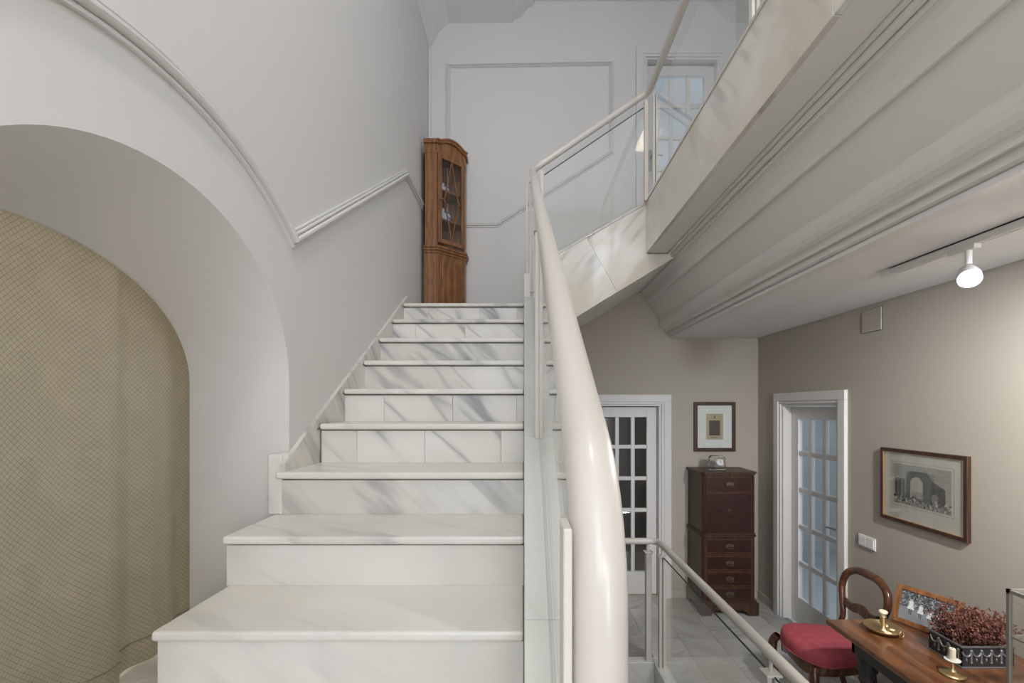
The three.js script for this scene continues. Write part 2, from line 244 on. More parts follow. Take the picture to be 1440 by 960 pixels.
// ---------------------------------------------------------------- wall mouldings
{
  const prof = (t = 0.052, p = 0.026) => [[0, 0], [p * 0.42, 0], [p * 0.42, t * 0.16], [p * 0.25, t * 0.18], [p * 0.25, t * 0.24], [p * 0.8, t * 0.27], [p, t * 0.36], [p, t * 0.50], [p * 0.86, t * 0.57], [p * 0.45, t * 0.60], [p * 0.45, t * 0.66], [p * 0.7, t * 0.70], [p * 0.7, t * 0.80], [p * 0.3, t * 0.84], [p * 0.42, t * 0.88], [p * 0.42, t], [0, t]];
  // sweep of a profile (outward, upward) along points on a wall; n = wall normal, mitred
  function mould(pts, n, t, p) {
    const P = prof(t, p), N = new THREE.Vector3(...n), V = pts.map((a) => new THREE.Vector3(...a)), rows = [];
    V.forEach((v, i) => {
      const a = i ? V[i].clone().sub(V[i - 1]).normalize() : null, b = i < V.length - 1 ? V[i + 1].clone().sub(V[i]).normalize() : null, d0 = a ?? b, d1 = b ?? a;
      const u0 = new THREE.Vector3().crossVectors(N, d0), u1 = new THREE.Vector3().crossVectors(N, d1), u = u0.clone().add(u1).normalize(), k = 1 / Math.max(0.3, u.dot(u0));
      rows.push(P.map(([o, s]) => v.clone().addScaledVector(N, o).addScaledVector(u, s * k)));
    });
    const pos = []; const quad = (a, b, c, d) => [a, b, c, a, c, d].forEach((w) => pos.push(w.x, w.y, w.z));
    for (let i = 0; i < rows.length - 1; i++) for (let j = 0; j < P.length - 1; j++) quad(rows[i][j], rows[i + 1][j], rows[i + 1][j + 1], rows[i][j + 1]);
    for (const r of [rows[0], rows[rows.length - 1]]) for (let j = 1; j < P.length - 1; j++) [r[0], r[j], r[j + 1]].forEach((w) => pos.push(w.x, w.y, w.z));
    const g = new THREE.BufferGeometry(); g.setAttribute('position', new THREE.Float32BufferAttribute(pos, 3)); g.computeVertexNormals(); return g;
  }
  const X = XL + 0.0005, R = 1.1, zc = 1.26, apex = 0.90, arc = [];
  for (let i = 0; i <= 40; i++) { const d = 0.15 + (1.925 - 0.15) * i / 40; arc.push([X, E(apex - R + Math.sqrt(Math.max(0.0, R * R - (d - zc) ** 2))), -d]); }
  const tr = structure('trim_3', 'white wall rail arching over the opening and climbing the stair wall', mould([...arc, [X, E(1.905), -3.775], [X, E(1.905), -BACK]], [1, 0, 0], 0.062, 0.034), M.trim);
  const zb = -BACK + 0.0005;
  structure('trim_4', 'white panel moulding on the back wall', mould([[-0.808, E(1.86), zb], [-0.27, E(1.86), zb], [0.925, E(2.62), zb], [0.925, E(3.58), zb], [-0.808, E(3.55), zb], [-0.808, E(1.86), zb]], [0, 0, 1], 0.050, 0.028), M.trim);
  structure('trim_5', 'slim white corner strip above the corner cabinet', rbox(0.026, E(3.71) - E(1.2), 0.026, 0.006, XL + 0.014, (E(3.71) + E(1.2)) / 2, -BACK + 0.014), M.trim);
  structure('baseboard_right', 'greige skirting along the hall walls', merge([span(XR - 0.014, XR, 0, 0.085, -BACK, -D2.d1 - 0.1, 0.004), span(XR - 0.014, XR, 0, 0.085, -D2.d0 + 0.1, FRONT, 0.004), span(D1.x1 + 0.1, XR, 0, 0.085, -BACK, -BACK + 0.014, 0.004)]), M.greige);
}

// ---------------------------------------------------------------- glazed doors (local: x along the width, y up, +z towards the viewer)
function pane(w, h) {   // bevelled sheet of glass
  const b = 0.012, t = 0.004, o = [[-w / 2, -h / 2], [w / 2, -h / 2], [w / 2, h / 2], [-w / 2, h / 2]], i = [[-w / 2 + b, -h / 2 + b], [w / 2 - b, -h / 2 + b], [w / 2 - b, h / 2 - b], [-w / 2 + b, h / 2 - b]], p = [];
  const f = (...v) => { const [a, c, d, e] = v; p.push(...a, ...c, ...d, ...a, ...d, ...e); };
  for (let k = 0; k < 4; k++) { const n = (k + 1) % 4; f([...o[k], 0], [...o[n], 0], [...i[n], t], [...i[k], t]); }
  f([...i[0], t], [...i[1], t], [...i[2], t], [...i[3], t]);
  const g = new THREE.BufferGeometry(); g.setAttribute('position', new THREE.Float32BufferAttribute(p, 3)); g.computeVertexNormals(); return g;
}
function glazedDoor(name, label, w, h, place, turn, wall, handleSide) {
  const d = structure(name, label, null); d.position.set(...place); d.rotation.y = turn;
  const a = 0.095, t = 0.028;
  // architrave round the opening, two steps
  const ring = (x, y, ww, tt, zz) => merge([span(-w / 2 - x, -w / 2 - x + ww, 0, h + y - ww, zz, zz + tt, 0.004), span(w / 2 + x - ww, w / 2 + x, 0, h + y - ww, zz, zz + tt, 0.004), span(-w / 2 - x, w / 2 + x, h + y - ww, h + y, zz, zz + tt, 0.004)]);
  const ar = add('architrave', ring(a, a, 0.075, t, 0), M.trim, d); add('inner_bead', ring(a - 0.07, a - 0.07, 0.03, 0.018, 0), M.trim, ar);
  add('jamb', merge([span(-w / 2, -w / 2 + 0.025, 0, h, -wall, 0), span(w / 2 - 0.025, w / 2, 0, h, -wall, 0), span(-w / 2 + 0.025, w / 2 - 0.025, h - 0.025, h, -wall, 0)]), M.trim, d);
  const lw = w - 0.056, lh = h - 0.034, zf = -0.075, lt = 0.04, leaf = add('door_leaf', new THREE.BufferGeometry(), M.trim, d);
  const st = 0.105, top = 0.105, bot = 0.24, mu = 0.042, cols = 3, rows = 5, pw = (lw - 2 * st - (cols - 1) * mu) / cols, ph = (lh - top - bot - (rows - 1) * mu) / rows, parts = [];
  parts.push(span(-lw / 2, -lw / 2 + st, 0.005, lh, zf - lt, zf, 0.004), span(lw / 2 - st, lw / 2, 0.005, lh, zf - lt, zf, 0.004), span(-lw / 2 + st, lw / 2 - st, 0.005, bot, zf - lt, zf), span(-lw / 2 + st, lw / 2 - st, lh - top, lh, zf - lt, zf));
  leaf.geometry = merge(parts);
  for (let c = 1; c < cols; c++) add('muntin', rbox(mu, lh - top - bot, lt - 0.006, 0.008, -lw / 2 + st + c * (pw + mu) - mu / 2, (bot + lh - top) / 2, zf - lt / 2), M.trim, leaf);
  for (let r = 1; r < rows; r++) add('muntin', rbox(lw - 2 * st, mu, lt - 0.010, 0.008, 0, bot + r * (ph + mu) - mu / 2, zf - lt / 2), M.trim, leaf);
  const pg = pane(pw, ph);
  for (let c = 0; c < cols; c++) for (let r = 0; r < rows; r++) add('pane', pg, M.pane, leaf, -lw / 2 + st + c * (pw + mu) + pw / 2, bot + r * (ph + mu) + ph / 2, zf - 0.022);
  const hx = handleSide * (lw / 2 - 0.05), lev = [[hx, 1.0, zf], [hx, 1.0, zf + 0.05], [hx - handleSide * 0.05, 1.006, zf + 0.055], [hx - handleSide * 0.11, 0.995, zf + 0.05]];
  add('handle', merge([tube(lev, 0.008, 0.02, 24, 8), rbox(0.036, 0.22, 0.008, 0.003, hx, 0.97, zf + 0.004)]), M.steel, leaf);
  return d;
}
glazedDoor('door_1', 'white glazed door in the hall beside the tall mahogany chest', D1.x1 - D1.x0, D1.h, [(D1.x0 + D1.x1) / 2, 0, -BACK], 0, 0.18, -1);
glazedDoor('door_2', 'white glazed door beyond the red velvet chair', D2.d1 - D2.d0, D2.h, [XR, 0, -(D2.d0 + D2.d1) / 2], -Math.PI / 2, 0.15, 1);
glazedDoor('door_3', 'white glazed door on the upper floor behind the glass railing', D3.x1 - D3.x0, D3.h, [(D3.x0 + D3.x1) / 2, UP, -BACK], 0, 0.18, -1);

// rooms behind the doors and behind the curtain
function room(name, label, x0, x1, y0, y1, z0, z1, open, m) {   // a closed shell; open: the side without a wall
  const t = 0.1, s = { l: span(x0 - t, x0, y0, y1, z0, z1), r: span(x1, x1 + t, y0, y1, z0, z1), b: span(x0 - t, x1 + t, y0, y1, z0 - t, z0), f: span(x0 - t, x1 + t, y0, y1, z1, z1 + t), d: span(x0 - t, x1 + t, y0 - t, y0, z0 - t, z1 + t), u: span(x0 - t, x1 + t, y1, y1 + t, z0 - t, z1 + t) };
  return structure(name, label, merge(Object.keys(s).filter((k) => !open.includes(k)).map((k) => s[k])), m);
}
room('wall_beyond_hall', 'dim room behind the hall door', 0.2, 2.3, 0, 2.6, -7.2, -BACK - 0.18, 'f', M.greige);
room('wall_beyond_chair', 'bright room behind the side door', XR + 0.15, 4.9, 0, 2.6, -6.2, -2.2, 'l', M.white);
room('wall_beyond_upper', 'bright room behind the upper door', 0.9, 3.0, UP, UP + 2.6, -6.4, -BACK - 0.18, 'f', M.white);
room('wall_beyond_curtain', 'room behind the patterned curtain', -3.6, XL - 0.41, LOWL - 0.2, LOWL + 2.6, -2.6, 1.2, 'r', M.white);

// added windows with glowing panes that light the rooms behind the doors
M.glowPane = mat({ name: 'glowing pane of added window', color: lin(0.6, 0.65, 0.7), emissive: lin(0.70, 0.84, 1.0), emissiveIntensity: 1.1, roughness: 0.6 });
function addedWindow(name, label, w, h, [x, y, z], to, power, color = DAY) {
  const o = structure(name, label, null); o.position.set(x, y, z); o.lookAt(...to);
  add('window_frame', merge([box(w + 0.1, 0.05, 0.05, 0, h / 2 + 0.025, 0.02), box(w + 0.1, 0.05, 0.05, 0, -h / 2 - 0.025, 0.02), box(0.05, h, 0.05, -w / 2 - 0.025, 0, 0.02), box(0.05, h, 0.05, w / 2 + 0.025, 0, 0.02), box(0.03, h, 0.03, 0, 0, 0.02)]), M.trim, o);
  add('pane', box(w, h, 0.01, 0, 0, 0.01), M.glowPane, o);
  const d = new THREE.Vector3(to[0] - x, to[1] - y, to[2] - z).setLength(0.06);
  area('added_window_light', color, power, w, h, [x + d.x, y + d.y, z + d.z], to);
}
const SKYBLUE = lin(0.68, 0.83, 1.0);
addedWindow('window_3', 'added glowing window lighting the room behind the side door', 1.4, 1.3, [4.89, 1.45, -3.6], [0, 1.45, -3.6], 4.8, SKYBLUE);
addedWindow('window_4', 'small added glowing window lighting the room behind the hall door', 0.6, 0.6, [0.21, 1.5, -6.2], [5, 1.5, -6.2], 1.6);
addedWindow('window_5', 'added glowing window lighting the room behind the upper door', 0.9, 1.2, [2.99, UP + 1.4, -5.6], [0, UP + 1.4, -5.6], 3.6, SKYBLUE);

// ================================================================== MAIN FLIGHT
const TZ = (n) => 1.23 + 0.30 * (n - 1), TE = [0, -0.6067, -0.4341, -0.2602, -0.0745, 0.1006, 0.2835, 0.4654, 0.6500, 0.8355].map((v, i) => (E(i ? v : -0.785)));
const TXL = [-1.012, -1.012, -1.018, -1.003, -0.958, -0.965, -0.965, -0.965, -0.965, -0.965];
const nose = (d) => E(-0.6067) + (d - 1.23) * ((0.8355 + 0.6067) / 2.4);     // line through the nosings
{
  const st = thing('staircase', 'white marble staircase climbing beside the arched wall to the corner cabinet', 'staircase', [0, 0, 0]);
  const tt = 0.028, joints = { 4: [-0.79, -0.47, -0.11], 5: [-0.754, -0.385, -0.04], 8: [-0.80, -0.435], 9: [-0.77, -0.356, -0.057] };
  for (let n = 0; n <= 9; n++) {
    const d0 = TZ(n), d1 = n < 9 ? TZ(n + 1) + 0.04 : BACK, x0 = TXL[n], x1 = -0.001;
    const tread = add('tread', slabUV(span(x0, x1, TE[n] - tt, TE[n], -d1, -d0, 0.010)), n > 7 ? M.mMild : M.mPlain, st);
    const xs = [x0 + (n < 4 ? 0.004 : 0.0), ...(joints[n] ?? []), x1];
    for (let k = 0; k < xs.length - 1; k++) add('riser', slabUV(span(xs[k] + (k ? 0.0008 : 0), xs[k + 1] - 0.0008, (TE[n - 1] ?? LOWL) + 0.0005, TE[n] - tt - 0.007, -d0 - 0.045, -d0 - 0.022)), joints[n] ? M.mVein : n < 3 ? M.mPlain : M.mMild, st);
  }
  { const c = []; c.push([TZ(0) + 0.045, LOWL + 0.001]); for (let n = 0; n <= 9; n++) { c.push([TZ(n) + 0.045, TE[n] - tt - 0.001]); if (n < 9) c.push([TZ(n + 1) + 0.045, TE[n] - tt - 0.001]); } c.push([BACK - 0.002, TE[9] - tt - 0.001], [BACK - 0.002, E(0.58)], [3.7, E(0.58)], [1.6, LOWL + 0.001]); add('concrete_body', muv(extDY(c, -0.962, 0.128)), M.greige, st); }
  add('concrete_body', merge([span(-1.008, -0.96, LOWL + 0.001, TE[0] - tt - 0.001, -1.3, -TZ(0) - 0.045), span(-1.008, -0.96, LOWL, TE[1] - tt - 0.001, -1.9, -TZ(1) - 0.045), span(-1.008, -0.96, LOWL, TE[2] - tt - 0.001, -1.9, -TZ(2) - 0.045)]), M.core, st);
  // sloping skirting in one piece per step, and the upright block that ends it
  const sk = (d) => E(-0.20) + (d - 1.88) * 0.5926;
  const cuts = [1.835, 2.13, 2.43, 2.73, 3.03, 3.33, 3.63];
  for (let i = 0; i < cuts.length - 1; i++) { const a = cuts[i] + 0.0008, b = cuts[i + 1] - 0.0008, y = TE[i + 3] - 0.02; add('skirting', slabUV(extDY([[a, y], [b + 0.035, y], [b + 0.035, TE[i + 4] - 0.0285], [b, TE[i + 4] - 0.0285], [b, sk(b)], [a, sk(a)]], XL, -0.9655, 0.002)), M.mMild, st); }
  add('skirting', slabUV(extDY([[3.631, LAND - 0.02], [3.86, LAND - 0.02], [3.86, LAND + 0.07], [3.80, LAND + 0.07], [3.775, sk(3.775)], [3.631, sk(3.631)]], XL, -0.966, 0.002)), M.mMild, st);
  add('skirting_block', slabUV(span(-1.040, -0.984, TE[2] + 0.0005, E(-0.190), -1.905, -1.845, 0.006)), M.mPlain, st);
  add('skirting_block', slabUV(span(-1.0, -0.966, TE[3], E(-0.185), -1.90, -1.862, 0.004)), M.mPlain, st);
  // kerb on the open side: two marble strips with the glass between
  const kt = (d) => nose(d) + 0.052, kc = [0.30, 0.47, 1.213, 1.95, 2.69, 3.43, 3.62];
  for (let i = 0; i < kc.length - 1; i++) for (const [a, b] of [[0.0005, 0.064], [0.070, 0.136]]) { const p = kc[i] + 0.001, q = kc[i + 1] - 0.001; add('kerb', slabUV(extDY([[p, kt(p) - 0.30], [q, kt(q) - 0.30], [q, kt(q)], [p, kt(p)]], a, b, 0.003)), M.mStr, st); }
  add('glass_channel', extDY([[0.45, kt(0.45) - 0.03], [3.6, kt(3.6) - 0.03], [3.6, kt(3.6) - 0.003], [0.45, kt(0.45) - 0.003]], 0.0642, 0.0698), M.edge, st);
  add('kerb_end', slabUV(span(0.0, 0.05, LAND - 0.02, E(1.07), -3.72, -3.622, 0.004)), M.mMild, st);
}

// ================================================================== UPPER FLIGHT (rises to the right behind the gallery edge)
{
  const st = thing('upper_staircase', 'short marble flight rising from the landing to the upper gallery', 'staircase');
  const n = 4, x0 = 0.10, go = 0.225, r = (UP - LAND) / 5;
  for (let k = 1; k <= 5; k++) {
    const xa = x0 + go * (k - 1), y = LAND + r * k;
    if (k < 5) add('tread', slabUV(span(xa - 0.02, xa + go + 0.02, y - 0.028, y, -BACK + 0.002, -3.66, 0.008)), M.mMild, st);
    add('riser', slabUV(span(xa, xa + 0.02, y - r, y - 0.03, -BACK + 0.002, -3.66)), M.mMild, st);
  }
  // marble string facing the stair void, joints square to its slope
  const DS = 3.63, top = (x) => E(1.215) + (x - 0.26) * 0.57, bot = (x) => E(0.715) + (x - 0.403) * 0.607, m = -1 / 0.57;
  const cut = (xt) => { const yt = top(xt); const x = (yt - E(0.715) + 0.403 * 0.607 - m * xt) / (0.607 - m); return [x, bot(x)]; };
  const ends = [[[0.137, top(0.137)], [0.137, bot(0.137)]], [[0.50, top(0.50)], cut(0.50)], [[0.985, top(0.985)], [1.215, bot(1.215)]]];
  for (let i = 0; i < 2; i++) { const [t0, b0] = ends[i], [t1, b1] = ends[i + 1], g = 0.0008; const poly = i ? [[b0[0] + g, b0[1]], [b1[0], b1[1]], [1.215, E(1.225)], [0.985, E(1.225)], t1, [t0[0] + g, t0[1]]] : [[b0[0], b0[1]], [b1[0] - g, b1[1]], [t1[0] - g, t1[1]], t0]; add('string_slab', slabUV(extXY(poly, -DS - 0.025, -DS)), M.mBand, st); }
  add('string_cap', extXY([[0.137, top(0.137) + 0.002], [0.99, top(0.99) + 0.002], [0.99, top(0.99) + 0.018], [0.137, top(0.137) + 0.018]], -DS - 0.06, -DS + 0.004, 0.003), M.mBand, st);
  // plastered underside
  add('soffit', muv(extXY([[0.10, bot(0.10) + 0.002], [1.215, bot(1.215) + 0.002], [1.215, E(1.225)], [0.995, E(1.225)], [0.995, E(1.40)], [0.10, LAND - 0.03]], -BACK + 0.002, -DS - 0.026)), M.cornice, st);
}

// ---------------------------------------------------------------- gallery edge: marble fascia slabs
{
  const f = thing('gallery_fascia', 'long cream marble slab edge of the upper gallery', 'fascia');
  const cuts = [3.628, 2.53, 1.43, 0.33, -0.77, -1.87, -2.58];
  for (let i = 0; i < cuts.length - 1; i++) add('marble_slab', slabUV(span(0.972, 0.998, E(1.232), E(1.632), -cuts[i] + 0.0008, -cuts[i + 1] - 0.0008, 0.003)), M.mBand, f);
  add('top_edge', span(0.965, 1.09, E(1.632), E(1.65), -3.628, 2.58, 0.004), M.mBand, f);
}

// ================================================================== BALUSTRADES
function bars(parent, at, along, y0, y1, gap = 0.008, thick = 0.017, wide = 0.038) {   // two flat bars either side of the glass
  const g = along === 'z' ? (s) => span(at[0] + (s > 0 ? gap / 2 : -gap / 2 - thick), at[0] + (s > 0 ? gap / 2 + thick : -gap / 2), y0, y1, at[1] - wide / 2, at[1] + wide / 2, 0.003) : (s) => span(at[0] - wide / 2, at[0] + wide / 2, y0, y1, at[1] + (s > 0 ? gap / 2 : -gap / 2 - thick), at[1] + (s > 0 ? gap / 2 + thick : -gap / 2), 0.003);
  const p = add('post', g(-1), M.post, parent); add('flat_bar', g(1), M.post, p);
  return p;
}
{
  const b = thing('stair_balustrade', 'cream tubular handrail with glass panels running up the marble stair to the gallery', 'balustrade');
  const X = 0.0668, re = (d) => E(0.10) + (d - 0.71) * 0.615, RX = 0.982, RE = E(2.475);
  add('handrail', tube([[X, LOWL - 0.1, -0.405], [X, re(0.405), -0.405], [X, re(3.60), -3.60], [RX - 0.03, RE, -3.60], [RX, RE + 0.004, -3.56], [RX, RE, FRONT - 0.02]], 0.0253, [0.10, 0.09, 0.05, 0.05], 420, 24), M.rail, b);
  const kt = (d) => nose(d) + 0.052;
  // posts on the main flight
  add('post', span(0.0335, 0.0415, LOWL - 0.1, E(-0.104), -0.43, -0.39, 0.002), M.post, b);
  for (const d of [1.95, 3.66]) {
    const base = d > 3.5 ? LAND + 0.1 : kt(d), y1 = re(d) - 0.115;
    const p = bars(b, [d > 3.5 ? X - 0.03 : X, -d], 'z', base - 0.01, y1);
    add('bracket', merge([rbox(0.05, 0.006, 0.05, 0.002, X, y1 + 0.003, -d), tube([[X, y1, -d], [X, re(Math.min(d, 3.58)), -d + 0.01]], 0.007, 0, 1, 8)]), M.steel, p);
  }
  const sheet = (d0, d1) => extDY([[d0, kt(d0) - 0.02], [d1, kt(d1) - 0.02], [d1, re(d1) - 0.13], [d0, re(d0) - 0.13]], X - 0.004, X + 0.004);
  const s1 = add('glass_panel', sheet(0.45, 1.93), M.glass, b), s2 = add('glass_panel', sheet(1.97, 3.55), M.glass, b);
  // upper flight: posts at both ends, sloping glass
  const uy = (x) => E(1.215) + (x - 0.26) * 0.57 + 0.016, ur = (x) => re(3.60) + (x - X) * ((RE - re(3.60)) / (RX - 0.03 - X));
  bars(b, [0.14, -3.60], 'x', uy(0.14), ur(0.14) - 0.06, 0.008, 0.014, 0.03);
  bars(b, [0.965, -3.60], 'x', uy(0.965), RE - 0.05, 0.008, 0.014, 0.03);
  bars(b, [RX + 0.03, -3.52], 'z', E(1.65), RE - 0.05, 0.008, 0.014, 0.03);
  add('glass_panel', extXY([[0.16, uy(0.16) + 0.01], [0.945, uy(0.945) + 0.01], [0.945, ur(0.945) - 0.10], [0.16, ur(0.16) - 0.10]], -3.604, -3.596), M.glass, b);
  add('glass_edge', tube([[0.16, ur(0.16) - 0.10, -3.60], [0.945, ur(0.945) - 0.10, -3.60]], 0.004, 0, 1, 6), M.edge, b);
  // gallery: glass between posts along the slab edge
  const gp = [3.50, 2.0, 0.5, -1.0, -2.5];
  for (let i = 1; i < gp.length; i++) { bars(b, [RX + 0.03, -gp[i]], 'z', E(1.65), RE - 0.05, 0.008, 0.014, 0.03); add('glass_panel', extDY([[gp[i] + 0.02, E(1.66)], [gp[i - 1] - 0.02, E(1.66)], [gp[i - 1] - 0.02, RE - 0.11], [gp[i] + 0.02, RE - 0.11]], RX + 0.026, RX + 0.034), M.glass, b); }
}
{
  const b = thing('hall_balustrade', 'cream tubular handrail with glass panels round the stairwell opening in the hall floor', 'balustrade');
  const X = 1.03, D = 3.50, Y = E(-1.025);
  add('handrail', tube([[0.18, Y, -D], [X, Y, -D], [X, Y, 2.4]], 0.0245, 0.07, 160, 20), M.rail, b);
  // white marble kerb round the opening
  add('kerb', slabUV(merge([span(X - 0.04, X + 0.045, -0.30, 0.022, -D - 0.045, 2.55, 0.005), span(XL + 0.3, X - 0.04, -0.30, 0.022, -D - 0.045, -D + 0.04, 0.005)])), M.mStr, b);
  const post = (at, along) => { const p = bars(b, at, along, 0.018, Y - 0.085, 0.010, 0.020, 0.042); add('cap', rbox(0.066, 0.010, 0.066, 0.003, at[0], Y - 0.082, at[1]), M.rail, p); add('bracket', tube([[at[0], Y - 0.08, at[1]], [at[0], Y - 0.045, at[1]], [along === 'z' ? X : at[0], Y - 0.01, along === 'z' ? at[1] : -D]], 0.008, 0.015, 12, 8), M.rail, p); };
  post([X - 0.075, -D], 'x'); post([X, -D + 0.10], 'z'); for (const d of [1.90, 0.35, -1.2]) post([X, -d], 'z');
  add('glass_panel', extXY([[0.2, 0.055], [X - 0.095, 0.055], [X - 0.095, Y - 0.085], [0.2, Y - 0.085]], -D - 0.004, -D + 0.004), M.glass, b);
  const gd = [[3.38, 1.92], [1.88, 0.37], [0.33, -1.18]];
  for (const [f, n] of gd) { add('glass_panel', extDY([[n, 0.055], [f, 0.055], [f, Y - 0.085], [n, Y - 0.085]], X - 0.004, X + 0.004), M.glass, b); add('glass_edge', tube([[X, Y - 0.084, -n], [X, Y - 0.084, -f]], 0.0045, 0, 1, 6), M.edge, b); }
}

// ================================================================== CURTAIN in the arch
{
  const ct = tex(512, 512, (u, v) => {
    const a = ((u + v) * 16 % 1 + 1) % 1, b = ((u - v) * 16 % 1 + 1) % 1, l = Math.min(Math.abs(a - 0.5), Math.abs(b - 0.5)) > 0.43 || Math.max(Math.abs(a - 0.5), Math.abs(b - 0.5)) > 0.455;
    const g = (hash(Math.floor(u * 512), Math.floor(v * 512), 4) - 0.5) * 0.05 + (fbm(u * 6, v * 6, 12, 3) - 0.5) * 0.05; const c = l ? [0.585, 0.565, 0.50] : [0.75, 0.73, 0.665]; return c.map((k) => k + g);
  });
  ct.wrapS = ct.wrapT = THREE.RepeatWrapping;
  const cm = phys({ name: 'olive beige lattice fabric', map: ct, bumpMap: ct, bumpScale: 0.001, roughness: 1, transmission: 0.42, thickness: 0, side: THREE.DoubleSide });
  const panel = (name, label, d0, d1, x, amp, waves, hem, seed0) => {
    const t = thing(name, label, 'curtain', [0, 0, 0], 0, 'curtain panels in the archway'), nu = 120, nv = 40, P = [], U = [], I = [], y0 = LOWL + hem, y1 = E(0.72);
    for (let j = 0; j <= nv; j++) for (let i = 0; i <= nu; i++) { const s = i / nu, v = j / nv, k = 1 - 0.55 * v, ph = s * waves * 6.283; const off = amp * k * (Math.sin(ph + seed0) + 0.4 * Math.sin(2.3 * ph + 1.3 + seed0)); P.push(x + off, y0 + (y1 - y0) * v + (j === 0 ? 0.008 * Math.sin(s * 5 + seed0) : 0), -(d0 + (d1 - d0) * s)); U.push((d0 + (d1 - d0) * s) * 3.3, (y0 + (y1 - y0) * v) * 3.3); }
    for (let j = 0; j < nv; j++) for (let i = 0; i < nu; i++) { const a = j * (nu + 1) + i; I.push(a, a + 1, a + nu + 2, a, a + nu + 2, a + nu + 1); }
    const g = new THREE.BufferGeometry(); g.setAttribute('position', new THREE.Float32BufferAttribute(P, 3)); g.setAttribute('uv', new THREE.Float32BufferAttribute(U, 2)); g.setIndex(I); g.computeVertexNormals();
    add('fabric', g, cm, t);
    const hp = []; for (let i = 0; i <= nu; i++) { const q = (2 * (nu + 1) + i) * 3; hp.push(new THREE.Vector3(P[q] + 0.002, P[q + 1], P[q + 2])); }
    add('hem_seam', new THREE.TubeGeometry(new THREE.CatmullRomCurve3(hp), 120, 0.0025, 5), cm, t);
  };
  panel('lattice_curtain', 'olive beige lattice curtain, wider panel hanging in the arch', 0.30, 1.585, XL - 0.435, 0.016, 3.2, 0.004, 0.4);
  panel('lattice_curtain', 'narrow lattice curtain panel hanging against the arch jamb', 1.565, 1.99, XL - 0.475, 0.012, 1.6, 0.010, 2.2);
}

